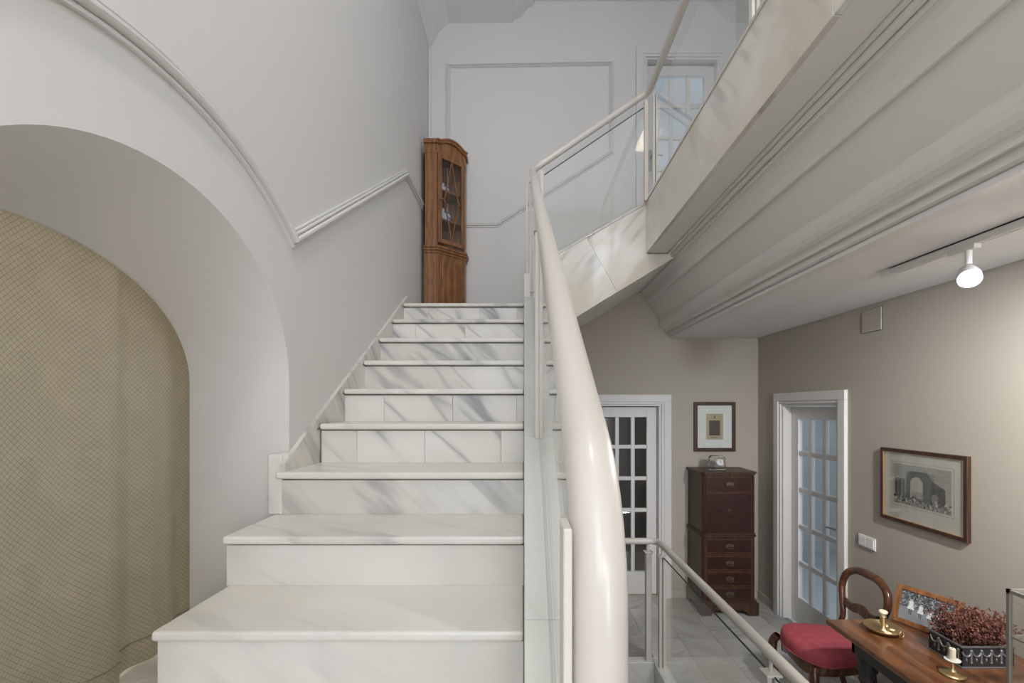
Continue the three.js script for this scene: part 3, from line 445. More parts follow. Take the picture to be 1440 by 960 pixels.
// ================================================================== CORNER CABINET on the landing
// plan: origin in the corner, +x along the back wall, +d towards the viewer along the left wall
{
  const t = thing('corner_cabinet', 'tall honey brown corner cabinet with arched top and diamond glazed door', 'cabinet', [-0.955, LAND, -4.685]);
  const plan = (L, s) => [[0, 0], [L, 0], [L, -s], [s, -L], [0, -L]];   // (x, z) with z towards the viewer negative for extXD's flip
  const slab = (L, s, y0, y1, bv = 0.004) => extXD(plan(L, s), y0, y1, bv);
  const L = 0.36, S = 0.13;
  const W = E(1.545) - LAND, TOPY = E(2.50) - LAND;
  // extXD maps (x, y) to (x, -z): polygon y becomes -z, so negative plan y points to +z
  const mk = (n, g, m, p = t) => add(n, muv(g, 2.2, 0.13, 0.2), m, p);
  mk('plinth', slab(L + 0.012, S + 0.004, 0, 0.07), M.oak);
  mk('lower_body', slab(L, S, 0.07, W - 0.06), M.oak);
  mk('waist_moulding', merge([slab(L + 0.008, S + 0.003, W - 0.075, W - 0.05), slab(L + 0.02, S + 0.008, W - 0.05, W - 0.028), slab(L + 0.028, S + 0.011, W - 0.028, W - 0.006)]), M.oak);
  // diagonal face frame
  const A = new THREE.Vector3(S, 0, L), B = new THREE.Vector3(L, 0, S), C = A.clone().add(B).multiplyScalar(0.5), FW = A.distanceTo(B);
  const face = (g, out = 0) => g.clone().rotateY(Math.PI / 4).translate(C.x + out * Math.SQRT1_2, 0, C.z + out * Math.SQRT1_2);   // local +z -> the diagonal's normal
  // lower door: frame and raised panel, knob
  const lh0 = 0.10, lh1 = W - 0.09, fw = FW - 0.03;
  const ld = mk('door', face(rbox(fw, lh1 - lh0, 0.018, 0.003, 0, (lh0 + lh1) / 2, 0.006)), M.oak);
  mk('panel', face(rbox(fw - 0.07, lh1 - lh0 - 0.09, 0.012, 0.005, 0, (lh0 + lh1) / 2, 0.013)), M.oak, ld);
  mk('keyhole', face(rbox(0.012, 0.026, 0.004, 0.002, -fw / 2 + 0.018, (lh0 + lh1) / 2, 0.017)), M.oldbrass, ld);
  // upper case: returns, backs, shelves, top
  const y0 = W, y1 = TOPY;
  for (const [n, g] of [['side_return', span(0, S, y0, y1, L - 0.018, L, 0.002)], ['side_return', span(L - 0.018, L, y0, y1, 0, S, 0.002)], ['back_panel', span(0, 0.012, y0, y1, 0, L)], ['back_panel', span(0, L, y0, y1, 0, 0.012)]]) mk(n, g, n === 'side_return' ? M.oak : M.oak);
  for (const y of [y0 + 0.001, y0 + 0.27, y0 + 0.55, y1 - 0.04]) mk('shelf', slab(L - 0.02, S - 0.01, y, y + 0.016, 0), M.oak);
  // glazed door
  const dh0 = y0 + 0.03, dh1 = y1 - 0.075, gw = FW - 0.012, bw = 0.04, h = dh1 - dh0, mid = (dh0 + dh1) / 2;
  const gd = mk('door', face(merge([rbox(bw, h, 0.02, 0.004, -gw / 2 + bw / 2, mid, 0.004), rbox(bw, h, 0.02, 0.004, gw / 2 - bw / 2, mid, 0.004), rbox(gw - 2 * bw, bw, 0.02, 0.004, 0, dh0 + bw / 2, 0.004), rbox(gw - 2 * bw, bw, 0.02, 0.004, 0, dh1 - bw / 2, 0.004)])), M.oak);
  const iw = gw - 2 * bw, ih = h - 2 * bw, bar = (x0, ya, x1, yb) => { const l = Math.hypot(x1 - x0, yb - ya); return rbox(0.010, l, 0.012, 0.003).rotateZ(-Math.atan2(x1 - x0, yb - ya)).translate((x0 + x1) / 2, (ya + yb) / 2, 0.004); };
  const q = iw * 0.36;
  for (const s of [-1, 1]) { mk('glazing_bar', face(bar(0, mid - ih / 2, s * q, mid)), M.oak, gd); mk('glazing_bar', face(bar(s * q, mid, 0, mid + ih / 2)), M.oak, gd); mk('glazing_bar', face(bar(s * q, mid, s * iw / 2, mid)), M.oak, gd); }
  add('pane', face(box(iw, ih, 0.003, 0, mid, -0.002)), M.pane, gd);
  mk('knob', face(T(new THREE.SphereGeometry(0.010, 12, 8), -gw / 2 + bw / 2, mid - 0.02, 0.022)), M.oldbrass, gd);
  // frieze and arched pediment over the diagonal, straight cornices over the returns
  const arcTop = (y, rise, w) => { const s = new THREE.Shape(); s.moveTo(-w / 2, 0); s.lineTo(w / 2, 0); s.lineTo(w / 2, y); s.lineTo(w / 2 - 0.035, y); for (let i = 0; i <= 20; i++) { const a = i / 20, x = (w / 2 - 0.035) * (1 - 2 * a); s.lineTo(x, y + rise * Math.pow(Math.sin(a * Math.PI), 0.9)); } s.lineTo(-w / 2, y); return s; };
  mk('frieze', face(T(extXY(arcTop(0.12, 0.045, FW), -0.02, 0.002), 0, y1 - 0.08, 0)), M.oak);
  { const o = arcTop(0.055, 0.055, FW + 0.03); const s = []; const w = FW + 0.03; for (let i = 0; i <= 24; i++) { const a = i / 24, x = -w / 2 + w * a, b = (k) => { const r = (x + w / 2 - 0.035) / (w - 0.07); return r > 0 && r < 1 ? k * Math.pow(Math.sin(r * Math.PI), 0.9) : 0; }; s.push([x, 0.05 + b(0.05)]); } const low = s.map(([x, y]) => [x, y - 0.042]).reverse(); const ped = extXY([...s, ...low], -0.02, 0.026, 0.006), ped2 = extXY([...s.map(([x, y]) => [x, y - 0.004]), ...s.map(([x, y]) => [x, y - 0.022]).reverse()], -0.02, 0.036, 0.004); mk('pediment', face(T(merge([ped, ped2]), 0, y1 + 0.0, 0)), M.oak); }
  for (const g of [span(0, S + 0.012, y1 + 0.008, y1 + 0.05, L - 0.02, L + 0.022, 0.006), span(L - 0.02, L + 0.022, y1 + 0.008, y1 + 0.05, 0, S + 0.012, 0.006), span(0, S + 0.006, y1 - 0.08, y1 + 0.01, L - 0.02, L + 0.004, 0.003), span(L - 0.02, L + 0.004, y1 - 0.08, y1 + 0.01, 0, S + 0.006, 0.003)]) mk('cornice', g, M.oak);
  // china inside
  const dish = lathe([[0, 0.006], [0.05, 0.006], [0.062, 0.012], [0.088, 0.02], [0.09, 0.018], [0.06, 0.004], [0, 0]], 28);
  M.china = phys({ name: 'blue and white china', map: tex(128, 128, (u, v) => (fbm(u * 14, v * 7, 8, 3) > 0.53 && v > 0.2 ? [0.35, 0.42, 0.55] : [0.9, 0.91, 0.92])), roughness: 0.15 });
  [[y0 + 0.288, 'blue and white china plate standing on the middle shelf of the corner cabinet'], [y0 + 0.565, 'blue and white china plate standing on the high shelf of the corner cabinet']].forEach(([y, l], i) => { const p = thing('china_plate', l, 'plate', [-0.955 + 0.15, LAND + y + 0.076, -4.685 + 0.15], Math.PI / 4, 'plates in the corner cabinet'); const m = add('plate', dish.clone().rotateX(Math.PI / 2 - 0.22), M.china, p); m.scale.setScalar(i ? 0.72 : 0.85); if (i) p.position.y -= 0.012; });
}

// ================================================================== HALL: tall chest, clock, framed print
const CH = { x0: 1.685, x1: 2.19, z0: -4.685, z1: -4.30 };
{
  const xc = (CH.x0 + CH.x1) / 2, w = CH.x1 - CH.x0, dz = CH.z1 - CH.z0;
  const t = thing('tall_chest', 'tall dark mahogany secretaire chest with drop front and brass handles', 'chest', [xc, 0, CH.z1]);
  const mk = (n, g, m, p = t, s = 2) => add(n, muv(g, s, 0.3, 0.1), m, p);
  // canted corner carcase (plan polygon, front at z = 0)
  const plan = (hw, d, c) => [[-hw, d], [hw, d], [hw, c], [hw - c, 0], [-hw + c, 0], [-hw, c]];
  const solid = (hw, d, c, y0, y1, o = 0) => T(extXD(plan(hw, d, c), y0, y1, 0.003), 0, 0, o);
  mk('lower_carcase', solid(w / 2, dz, 0.03, 0.13, 0.745, 0), M.mahog);
  mk('upper_carcase', solid(w / 2 - 0.006, dz - 0.006, 0.03, 0.765, 1.325, -0.006), M.mahog);
  mk('waist_moulding', merge([solid(w / 2 + 0.014, dz + 0.006, 0.032, 0.735, 0.752, 0.012), solid(w / 2 + 0.006, dz + 0.002, 0.03, 0.752, 0.770, 0.006)]), M.mahog);
  mk('top', merge([solid(w / 2 + 0.006, dz + 0.002, 0.03, 1.318, 1.336, 0.006), solid(w / 2 + 0.018, dz + 0.008, 0.03, 1.336, 1.352, 0.016)]), M.mahog);
  // plinth with bracket feet
  const pl = new THREE.Shape(); const hw = w / 2 + 0.02; pl.moveTo(-hw, 0); pl.lineTo(-hw + 0.10, 0); pl.quadraticCurveTo(-hw + 0.11, 0.045, -hw + 0.16, 0.05); pl.lineTo(hw - 0.16, 0.05); pl.quadraticCurveTo(hw - 0.11, 0.045, hw - 0.10, 0); pl.lineTo(hw, 0); pl.lineTo(hw, 0.12); pl.lineTo(-hw, 0.12); pl.closePath();
  mk('plinth', extXY(pl, 0.0, 0.022, 0.004), M.mahog);
  const ps = new THREE.Shape(); ps.moveTo(0, 0); ps.lineTo(0.09, 0); ps.quadraticCurveTo(0.10, 0.045, 0.14, 0.05); ps.lineTo(dz - 0.14, 0.05); ps.quadraticCurveTo(dz - 0.10, 0.045, dz - 0.09, 0); ps.lineTo(dz, 0); ps.lineTo(dz, 0.12); ps.lineTo(0, 0.12); ps.closePath();
  for (const s of [-1, 1]) mk('plinth', T(extXY(ps, -0.01, 0.01, 0.003).rotateY(Math.PI / 2), s * (hw - 0.012), 0, 0), M.mahog);
  mk('plinth_moulding', solid(w / 2 + 0.014, dz + 0.004, 0.03, 0.118, 0.135, 0.012), M.mahog);
  const bail = (p, x, y) => { const g = merge([rbox(0.078, 0.03, 0.003, 0.001, 0, 0.004, 0.002), T(new THREE.SphereGeometry(0.006, 10, 8), -0.026, 0.006, 0.008), T(new THREE.SphereGeometry(0.006, 10, 8), 0.026, 0.006, 0.008), tube([[-0.026, 0.006, 0.012], [-0.028, -0.016, 0.014], [0, -0.022, 0.016], [0.028, -0.016, 0.014], [0.026, 0.006, 0.012]], 0.0028, 0.012, 30, 6), T(new THREE.CylinderGeometry(0.014, 0.014, 0.004, 16).rotateX(Math.PI / 2), 0, 0.012, 0.002)]); add('handle', g, M.oldbrass, p, x, y, 0.012); };
  const fx = w / 2 - 0.042;
  const front = (n, y0, y1, zf, handles) => {
    const g = rbox(2 * fx - 0.012, y1 - y0 - 0.012, 0.014, 0.003, 0, (y0 + y1) / 2, zf), bead = merge([...[[0, y0 + 0.003, 2 * fx, 0.007], [0, y1 - 0.003, 2 * fx, 0.007]].map(([x, y, a, b]) => rbox(a, b, 0.020, 0.003, x, y, zf)), ...[-1, 1].map((s) => rbox(0.007, y1 - y0, 0.020, 0.003, s * (fx - 0.003), (y0 + y1) / 2, zf))]);
    const d = mk(n, g, M.burl, t, 3); mk('beading', bead, M.walnut, d, 3); if (handles) bail(d, 0, (y0 + y1) / 2); return d;
  };
  front('drawer', 1.170, 1.302, -0.006, true);
  const df = front('drop_front', 0.775, 1.154, -0.006, false); add('keyhole_plate', merge([T(new THREE.CylinderGeometry(0.013, 0.013, 0.004, 16).rotateX(Math.PI / 2), 0, 0.99, 0.003), rbox(0.012, 0.03, 0.004, 0.001, 0, 0.985, 0.003)]), M.oldbrass, df);
  for (const [a, b] of [[0.589, 0.718], [0.428, 0.559], [0.280, 0.408], [0.146, 0.260]]) front('drawer', a, b, 0, true);
  for (const s of [-1, 1]) { for (const [a, b] of [[0.15, 0.725], [0.78, 1.31]]) mk('pilaster', rbox(0.03, b - a, 0.012, 0.004).rotateY(s * Math.PI / 4).translate(s * (w / 2 - 0.016), (a + b) / 2, -0.016), M.mahog); }

  // crystal clock on the chest
  const c = thing('crystal_clock', 'small clear crystal clock standing on the tall chest', 'clock', [1.885, 1.3525, -4.45], 0.05);
  M.crystal = phys({ name: 'clear crystal', color: lin(0.95, 0.96, 0.96), roughness: 0.03, transmission: 1, thickness: 0.03, ior: 1.5 });
  { const s = new THREE.Shape(); s.moveTo(-0.08, 0); s.lineTo(0.08, 0); s.lineTo(0.08, 0.10); s.quadraticCurveTo(0.078, 0.135, 0.045, 0.138); s.lineTo(-0.06, 0.142); s.lineTo(-0.08, 0.12); s.closePath(); add('crystal_block', extXY(s, -0.02, 0.02, 0.006), M.crystal, c); }
  const dial = add('dial', T(new THREE.CylinderGeometry(0.036, 0.036, 0.006, 32).rotateX(Math.PI / 2), 0.02, 0.078, 0.023), mat({ name: 'clock face', color: lin(0.72, 0.72, 0.70), roughness: 0.4 }), c);
  add('bezel', T(new THREE.TorusGeometry(0.038, 0.005, 8, 32), 0.02, 0.078, 0.025), M.steel, dial);
  add('hands', merge([rbox(0.003, 0.026, 0.002, 0.0008, 0.02, 0.088, 0.028), rbox(0.018, 0.003, 0.002, 0.0008, 0.028, 0.078, 0.028)]), M.tin, dial);
  for (let k = 0; k < 12; k++) add('hour_mark', box(0.002, 0.006, 0.001, 0, 0.029, 0).rotateZ(k * Math.PI / 6).translate(0.02, 0.078, 0.0265), M.tin, dial);
}
function canvasTex(w, h, draw) { const c = document.createElement('canvas'); c.width = w; c.height = h; draw(c.getContext('2d'), w, h); const t = new THREE.CanvasTexture(c); t.colorSpace = THREE.SRGBColorSpace; return t; }
function frameOf(t, w, h, fw, depth, woods, matC, matIn, art, artW, artH, artDy = 0) {   // local: centre at origin, facing +z, back at z = 0
  const side = (l, rot, dx, dy) => { const s = shapeOf([[-l / 2, 0], [l / 2, 0], [l / 2 - fw, fw], [-l / 2 + fw, fw]]); return extXY(s, 0, depth, 0.003).rotateZ(rot).translate(dx, dy, 0); };
  for (const [l, r, x, y] of [[w, 0, 0, -h / 2], [w, Math.PI, 0, h / 2], [h, Math.PI / 2, w / 2, 0], [h, -Math.PI / 2, -w / 2, 0]]) { const f = add('frame_side', muv(side(l, r, x, y), 2), woods[0], t); if (woods[1]) { const s2 = shapeOf([[-l / 2 + fw * 0.72, fw * 0.72], [l / 2 - fw * 0.72, fw * 0.72], [l / 2 - fw * 1.08, fw * 1.08], [-l / 2 + fw * 1.08, fw * 1.08]]); add('gilt_slip', extXY(s2, 0.006, depth - 0.003).rotateZ(r).translate(x, y, 0), woods[1], f); } }
  add('mount', box(w - 2 * fw + 0.004, h - 2 * fw + 0.004, 0.006, 0, 0, depth * 0.4), matC, t);
  add('picture', T(new THREE.PlaneGeometry(artW, artH), 0, artDy, depth * 0.4 + 0.0042), mat({ name: 'printed paper', map: art, roughness: 0.8 }), t);
  if (matIn) add('mount_line', merge([[artW + 0.03, 0.0015, 0, artDy + artH / 2 + 0.014], [artW + 0.03, 0.0015, 0, artDy - artH / 2 - 0.014], [0.0015, artH + 0.03, artW / 2 + 0.014, artDy], [0.0015, artH + 0.03, -artW / 2 - 0.014, artDy]].map(([a, b, x, y]) => box(a, b, 0.0006, x, y, depth * 0.4 + 0.0034))), matIn, t);
  add('glazing', box(w - 2 * fw + 0.004, h - 2 * fw + 0.004, 0.002, 0, 0, depth * 0.4 + 0.008), M.glass, t);
}
{
  const art = canvasTex(256, 384, (g, w, h) => { g.fillStyle = '#b3a68a'; g.fillRect(0, 0, w, h); g.fillStyle = '#a2967c'; for (let i = 0; i < 900; i++) g.fillRect(rnd() * w, rnd() * h, 3, 2); g.fillStyle = '#4d433a'; g.fillRect(46, 100, 164, 222); g.fillStyle = '#6b6055'; for (let i = 0; i < 26; i++) g.fillRect(52 + (i % 13) * 12, 108 + Math.floor(i / 13) * 100, 6, 90 + rnd() * 14); g.fillStyle = '#5b5145'; g.beginPath(); g.arc(128, 48, 13, 0, 7); g.fill(); g.fillRect(110, 66, 36, 4); g.fillRect(60, 342, 136, 5); g.fillRect(84, 356, 90, 4); });
  const t = thing('framed_print', 'dark wood framed small sepia print in white mount above the tall chest', 'picture', [(1.748 + 2.174) / 2, E((0.059 - 0.45) / 2), -BACK + 0.001]);
  frameOf(t, 0.426, 0.508, 0.036, 0.026, [M.mahog], mat({ name: 'white mount board', color: lin(0.72, 0.71, 0.68), roughness: 0.9 }), null, art, 0.175, 0.265, 0);
}
{
  const art = canvasTex(768, 480, (g, w, h) => {
    g.fillStyle = '#a8a49c'; g.fillRect(0, 0, w, h);
    const hatch = (x, y, ww, hh, c, n, ang) => { g.strokeStyle = c; g.lineWidth = 1.3; for (let i = 0; i < n; i++) { const px = x + rnd() * ww, py = y + rnd() * hh, l = 8 + rnd() * 26; g.beginPath(); g.moveTo(px, py); g.lineTo(px + Math.cos(ang + rnd() * 0.5) * l, py + Math.sin(ang + rnd() * 0.5) * l); g.stroke(); } };
    hatch(0, 0, w, 150, '#8d8a84', 700, -0.3);
    g.fillStyle = '#5f5d5b'; g.beginPath(); g.moveTo(170, 400); g.lineTo(190, 130); g.lineTo(240, 70); g.lineTo(470, 60); g.lineTo(540, 150); g.lineTo(690, 220); g.lineTo(700, 420); g.closePath(); g.fill();
    g.fillStyle = '#77746f'; g.fillRect(20, 170, 150, 260); g.fillStyle = '#4a4847'; for (const x of [30, 84, 140]) g.fillRect(x, 190, 22, 230);
    hatch(170, 70, 380, 330, '#3c3b3a', 1500, 0.6); hatch(170, 70, 520, 330, '#8f8c86', 900, 2.2); hatch(500, 200, 200, 220, '#3c3b3a', 700, 1.2);
    g.fillStyle = '#b9b4a8'; g.beginPath(); g.arc(330, 215, 84, Math.PI, 0); g.lineTo(414, 380); g.lineTo(246, 380); g.closePath(); g.fill();
    g.fillStyle = '#8b877f'; g.beginPath(); g.arc(570, 330, 40, Math.PI, 0); g.lineTo(610, 410); g.lineTo(530, 410); g.closePath(); g.fill();
    hatch(250, 300, 160, 90, '#6d6a66', 260, 0.2);
    hatch(0, 380, w, 100, '#333231', 1500, 0.1); hatch(0, 390, w, 90, '#b8b4aa', 500, -0.5);
    for (let i = 0; i < 40; i++) { g.fillStyle = i % 2 ? '#c0bbb0' : '#2e2d2c'; g.beginPath(); g.ellipse(rnd() * w, 370 + rnd() * 100, 10 + rnd() * 16, 6 + rnd() * 8, rnd() * 3, 0, 7); g.fill(); }
  });
  const gilt = mat({ name: 'dull gilt', color: lin(0.55, 0.36, 0.13), roughness: 0.4, metalness: 0.6 });
  const t = thing('framed_engraving', 'gilt brown framed engraving of a ruined arch beside the light switch', 'picture', [XR - 0.001, E((-0.263 - 0.733) / 2), -(3.056 + 2.458) / 2], -Math.PI / 2);
  frameOf(t, 0.60, 0.468, 0.022, 0.024, [M.mahog, gilt], mat({ name: 'cream mount board', color: lin(0.60, 0.57, 0.50), roughness: 0.9 }), mat({ name: 'sepia ruled line', color: lin(0.25, 0.2, 0.14), roughness: 0.9 }), art, 0.40, 0.25, 0.015);
}
{
  const s = thing('light_switch', 'white double rocker light switch between the side door and the engraving', 'switch', [XR, E(-0.945), -3.20], -Math.PI / 2);
  add('plate', rbox(0.155, 0.085, 0.010, 0.003, 0, 0, 0.005), M.plastic, s); for (const x of [-0.036, 0.036]) add('rocker', rbox(0.064, 0.064, 0.008, 0.002, x, 0, 0.010), M.plastic, s);
  const c = thing('junction_cover', 'greige painted square junction box cover high on the hall wall', 'cover', [XR, E(0.605), -3.155], -Math.PI / 2); add('cover_plate', rbox(0.172, 0.155, 0.009, 0.003, 0, 0, 0.0055), M.greige, c); add('shadow_line_sheet', box(0.178, 0.161, 0.002, 0, 0, 0.0012), M.edge, c);  // dark sheet stands in for the shadow line round the cover
}

// ================================================================== TRACK LIGHTS on the hall ceiling
{
  const TX = 1.885, t = thing('light_track', 'white ceiling light track along the hall', 'track', [TX, HC, 0]);
  add('rail_body', merge([span(-0.018, -0.014, -0.032, 0, -2.36, 2.0), span(0.014, 0.018, -0.032, 0, -2.36, 2.0), span(-0.018, 0.018, -0.006, 0, -2.36, 2.0), span(-0.009, 0.009, -0.032, -0.006, -2.36, 2.0)]), M.plastic, t);
  add('conductor_slot', merge([span(-0.014, -0.009, -0.026, -0.007, -2.30, 1.9), span(0.009, 0.014, -0.026, -0.007, -2.30, 1.9)]), M.edge, t);
  add('end_cap', span(-0.020, 0.020, -0.034, 0, -2.385, -2.33, 0.002), M.plastic, t);
  const glow = mat({ name: 'glowing spotlight lens', color: lin(1, 1, 1), emissive: lin(1, 0.98, 0.95), emissiveIntensity: 9 });
  const spot = (label, z, aim, color, power, angle) => {
    const s = thing('track_spotlight', label, 'spotlight', [TX, HC - 0.032, z], 0, 'spotlights on the hall ceiling track');
    add('adapter', rbox(0.032, 0.022, 0.12, 0.004, 0, -0.008, -0.02), M.plastic, s); add('stem', T(new THREE.CylinderGeometry(0.012, 0.012, 0.06, 16), 0, -0.045, 0), M.plastic, s);
    const head = add('head', lathe([[0, -0.062], [0.026, -0.062], [0.04, -0.05], [0.05, 0.012], [0.05, 0.05], [0.046, 0.05], [0.044, 0.03], [0, 0.03]], 32).rotateX(Math.PI / 2), M.plastic, s, 0, -0.122, 0);
    const dir = new THREE.Vector3(...aim).sub(new THREE.Vector3(TX, HC - 0.147, z)).normalize(); 
    head.scale.setScalar(0.82); head.quaternion.setFromUnitVectors(new THREE.Vector3(0, 0, 1), dir);
    add('lens', T(new THREE.CylinderGeometry(0.042, 0.042, 0.004, 32).rotateX(Math.PI / 2), 0, 0, 0.044), glow, head);
    const l = new THREE.SpotLight(color, power, 0, angle, 0.7, 2), p = new THREE.Vector3(TX, HC - 0.147, z).addScaledVector(dir, 0.056);
    l.name = 'spot_beam'; l.position.copy(p); l.target.position.copy(p).add(dir); l.castShadow = true; l.shadow.radius = 2; scene.add(l, l.target);
  };
  spot('white track spotlight shining towards the stairwell above the engraving', -1.93, [0.35, 1.0, -0.1], lin(1, 0.97, 0.92), 6, 0.95);
  spot('white track spotlight aimed at the engraving', -1.12, [2.41, 1.35, -2.85], lin(0.88, 0.93, 1), 14, 0.85);
  spot('white track spotlight further along the track lighting the table wall', -0.75, [2.41, 1.75, -1.5], WARM, 7, 0.9);
}

// ================================================================== CHAIR
{
  const t = thing('balloon_back_chair', 'polished wood balloon-back chair with crimson velvet seat at the table end', 'chair', [1.955, 0, -2.97], -Math.PI / 2);
  // local: +z is the front, x across
  const out = (a) => { const c = Math.cos(a), s = Math.sin(a), p = Math.sign(c) * Math.pow(Math.abs(c), 0.55), q = Math.sign(s) * Math.pow(Math.abs(s), 0.55); const z = q * 0.215, taper = 1 + 0.16 * (z / 0.215); let x = p * 0.212 * taper; return [x, z + (q > 0.5 ? 0.022 * Math.cos(x * 13) : 0)]; };
  const ring = (y, k, n = 64) => { const r = []; for (let i = 0; i < n; i++) { const [x, z] = out(i / n * 6.28318); r.push([x * k, y, z * k]); } return r; };
  const skin = (rings, cap) => { const pos = [], uv = [], n = rings[0].length, idx = []; rings.forEach((r) => r.forEach((p) => { pos.push(...p); uv.push(p[0] * 3, p[2] * 3); })); for (let j = 0; j < rings.length - 1; j++) for (let i = 0; i < n; i++) { const a = j * n + i, b = j * n + (i + 1) % n; idx.push(a, a + n, b, b, a + n, b + n); } if (cap) { const c = pos.length / 3, last = (rings.length - 1) * n; pos.push(0, rings[rings.length - 1][0][1] + 0.001, 0); uv.push(0, 0); for (let i = 0; i < n; i++) idx.push(last + i, c, last + (i + 1) % n); } const g = new THREE.BufferGeometry(); g.setAttribute('position', new THREE.Float32BufferAttribute(pos, 3)); g.setAttribute('uv', new THREE.Float32BufferAttribute(uv, 2)); g.setIndex(idx); g.computeVertexNormals(); return g; };
  const dome = []; for (const [y, k] of [[0.385, 0.99], [0.395, 1.0], [0.42, 1.005], [0.438, 0.995], [0.452, 0.965], [0.463, 0.90], [0.472, 0.78], [0.479, 0.58], [0.483, 0.34], [0.485, 0.12]]) dome.push(ring(y, k));
  add('seat', skin(dome, true), M.velvet, t);
  add('seat_piping', new THREE.TubeGeometry(new THREE.CatmullRomCurve3(ring(0.388, 1.004, 48).map((p) => new THREE.Vector3(...p)), true), 120, 0.005, 6, true), M.velvet, t);
  const rail = []; for (const [y, k] of [[0.330, 0.965], [0.332, 0.99], [0.384, 0.998], [0.386, 0.97]]) rail.push(ring(y, k).map(([x, yy, z]) => [x, yy + (y < 0.35 ? 0.02 * Math.cos(x * 22) * (z > 0.1 ? 1 : 0) - 0.0 : 0), z]));
  add('seat_rail', skin(rail, false), M.walnut, t);
  const taperTube = (pts, rad, seg = 40) => { const c = new THREE.CatmullRomCurve3(pts.map((p) => new THREE.Vector3(...p))), g = new THREE.TubeGeometry(c, seg, 1, 12), p = g.attributes.position, nn = g.attributes.normal; for (let i = 0; i <= seg; i++) { const ctr = c.getPointAt(i / seg), k = i / seg * (rad.length - 1), a = Math.floor(k), r = rad[a] + ((rad[a + 1] ?? rad[a]) - rad[a]) * (k - a); for (let j = 0; j <= 12; j++) { const q = i * 13 + j; p.setXYZ(q, ctr.x + nn.getX(q) * r, ctr.y + nn.getY(q) * r, ctr.z + nn.getZ(q) * r); } } return g; };
  for (const s of [-1, 1]) {
    add('leg', taperTube([[s * 0.205, 0.375, 0.185], [s * 0.225, 0.33, 0.205], [s * 0.222, 0.22, 0.205], [s * 0.206, 0.10, 0.195], [s * 0.206, 0.02, 0.202], [s * 0.208, 0, 0.206]], [0.026, 0.029, 0.022, 0.016, 0.015, 0.018]), M.walnut, t);
    add('leg', taperTube([[s * 0.165, 0.40, -0.19], [s * 0.165, 0.25, -0.20], [s * 0.168, 0.0, -0.27]], [0.022, 0.020, 0.016]), M.walnut, t);
  }
  // balloon hoop: open oval that narrows to the waist
  const hoop = [[-0.150, 0.36, -0.195], [-0.148, 0.47, -0.205], [-0.138, 0.545, -0.222], [-0.168, 0.64, -0.24], [-0.196, 0.73, -0.258], [-0.175, 0.815, -0.275], [-0.10, 0.862, -0.287], [0, 0.870, -0.29]];
  const full = [...hoop, ...hoop.slice(0, -1).reverse().map(([x, y, z]) => [-x, y, z])];
  const b = add('backrest', taperTube(full, [0.020, 0.018, 0.017, 0.019, 0.021, 0.023, 0.025, 0.028, 0.025, 0.023, 0.021, 0.019, 0.017, 0.018, 0.020], 140), M.walnut, t);
  { const s = new THREE.Shape(); s.moveTo(-0.145, 0.02); s.quadraticCurveTo(-0.08, 0.0, -0.05, 0.018); s.quadraticCurveTo(0, 0.045, 0.05, 0.018); s.quadraticCurveTo(0.08, 0.0, 0.145, 0.02); s.lineTo(0.15, -0.03); s.quadraticCurveTo(0.06, -0.055, 0, -0.03); s.quadraticCurveTo(-0.06, -0.055, -0.15, -0.03); s.closePath(); add('cross_splat', T(extXY(s, -0.011, 0.011, 0.006).rotateX(-0.15), 0, 0.645, -0.240), M.walnut, b); }
}

// ================================================================== TABLE and what stands on it
const TBL = E(-1.20);
{
  const x0 = 1.715, x1 = XR - 0.02, dF = 2.585, dN = 0.85;
  const t = thing('wall_table', 'long worn wooden table with black turned legs under the engraving', 'table', [(x0 + x1) / 2, 0, -(dF + dN) / 2]), w = x1 - x0, l = dF - dN;
  add('tabletop', muv(T(extXD([[-w / 2, -l / 2], [w / 2, -l / 2], [w / 2, l / 2], [-w / 2, l / 2]], TBL - 0.03, TBL, 0.006), 0, 0, 0), 1.4, 0.2, 0.4), M.table, t);
  add('apron', merge([span(-w / 2 + 0.06, w / 2 - 0.06, TBL - 0.12, TBL - 0.031, -l / 2 + 0.12, -l / 2 + 0.14), span(-w / 2 + 0.06, w / 2 - 0.06, TBL - 0.12, TBL - 0.031, l / 2 - 0.14, l / 2 - 0.12), span(-w / 2 + 0.06, -w / 2 + 0.08, TBL - 0.12, TBL - 0.031, -l / 2 + 0.12, l / 2 - 0.12), span(w / 2 - 0.08, w / 2 - 0.06, TBL - 0.12, TBL - 0.031, -l / 2 + 0.12, l / 2 - 0.12)]), M.ebony, t);
  const leg = lathe([[0, 0], [0.032, 0], [0.036, 0.04], [0.026, 0.07], [0.03, 0.12], [0.05, 0.22], [0.056, 0.33], [0.046, 0.43], [0.028, 0.48], [0.04, 0.505], [0.028, 0.53], [0.05, 0.56], [0.036, 0.585], [0.055, 0.62], [0.055, TBL - 0.031], [0, TBL - 0.031]], 28);
  for (const sx of [-1, 1]) for (const sz of [-1, 1]) add('leg', leg, M.ebony, t, sx * (w / 2 - 0.12), 0, sz * (l / 2 - 0.15));
}
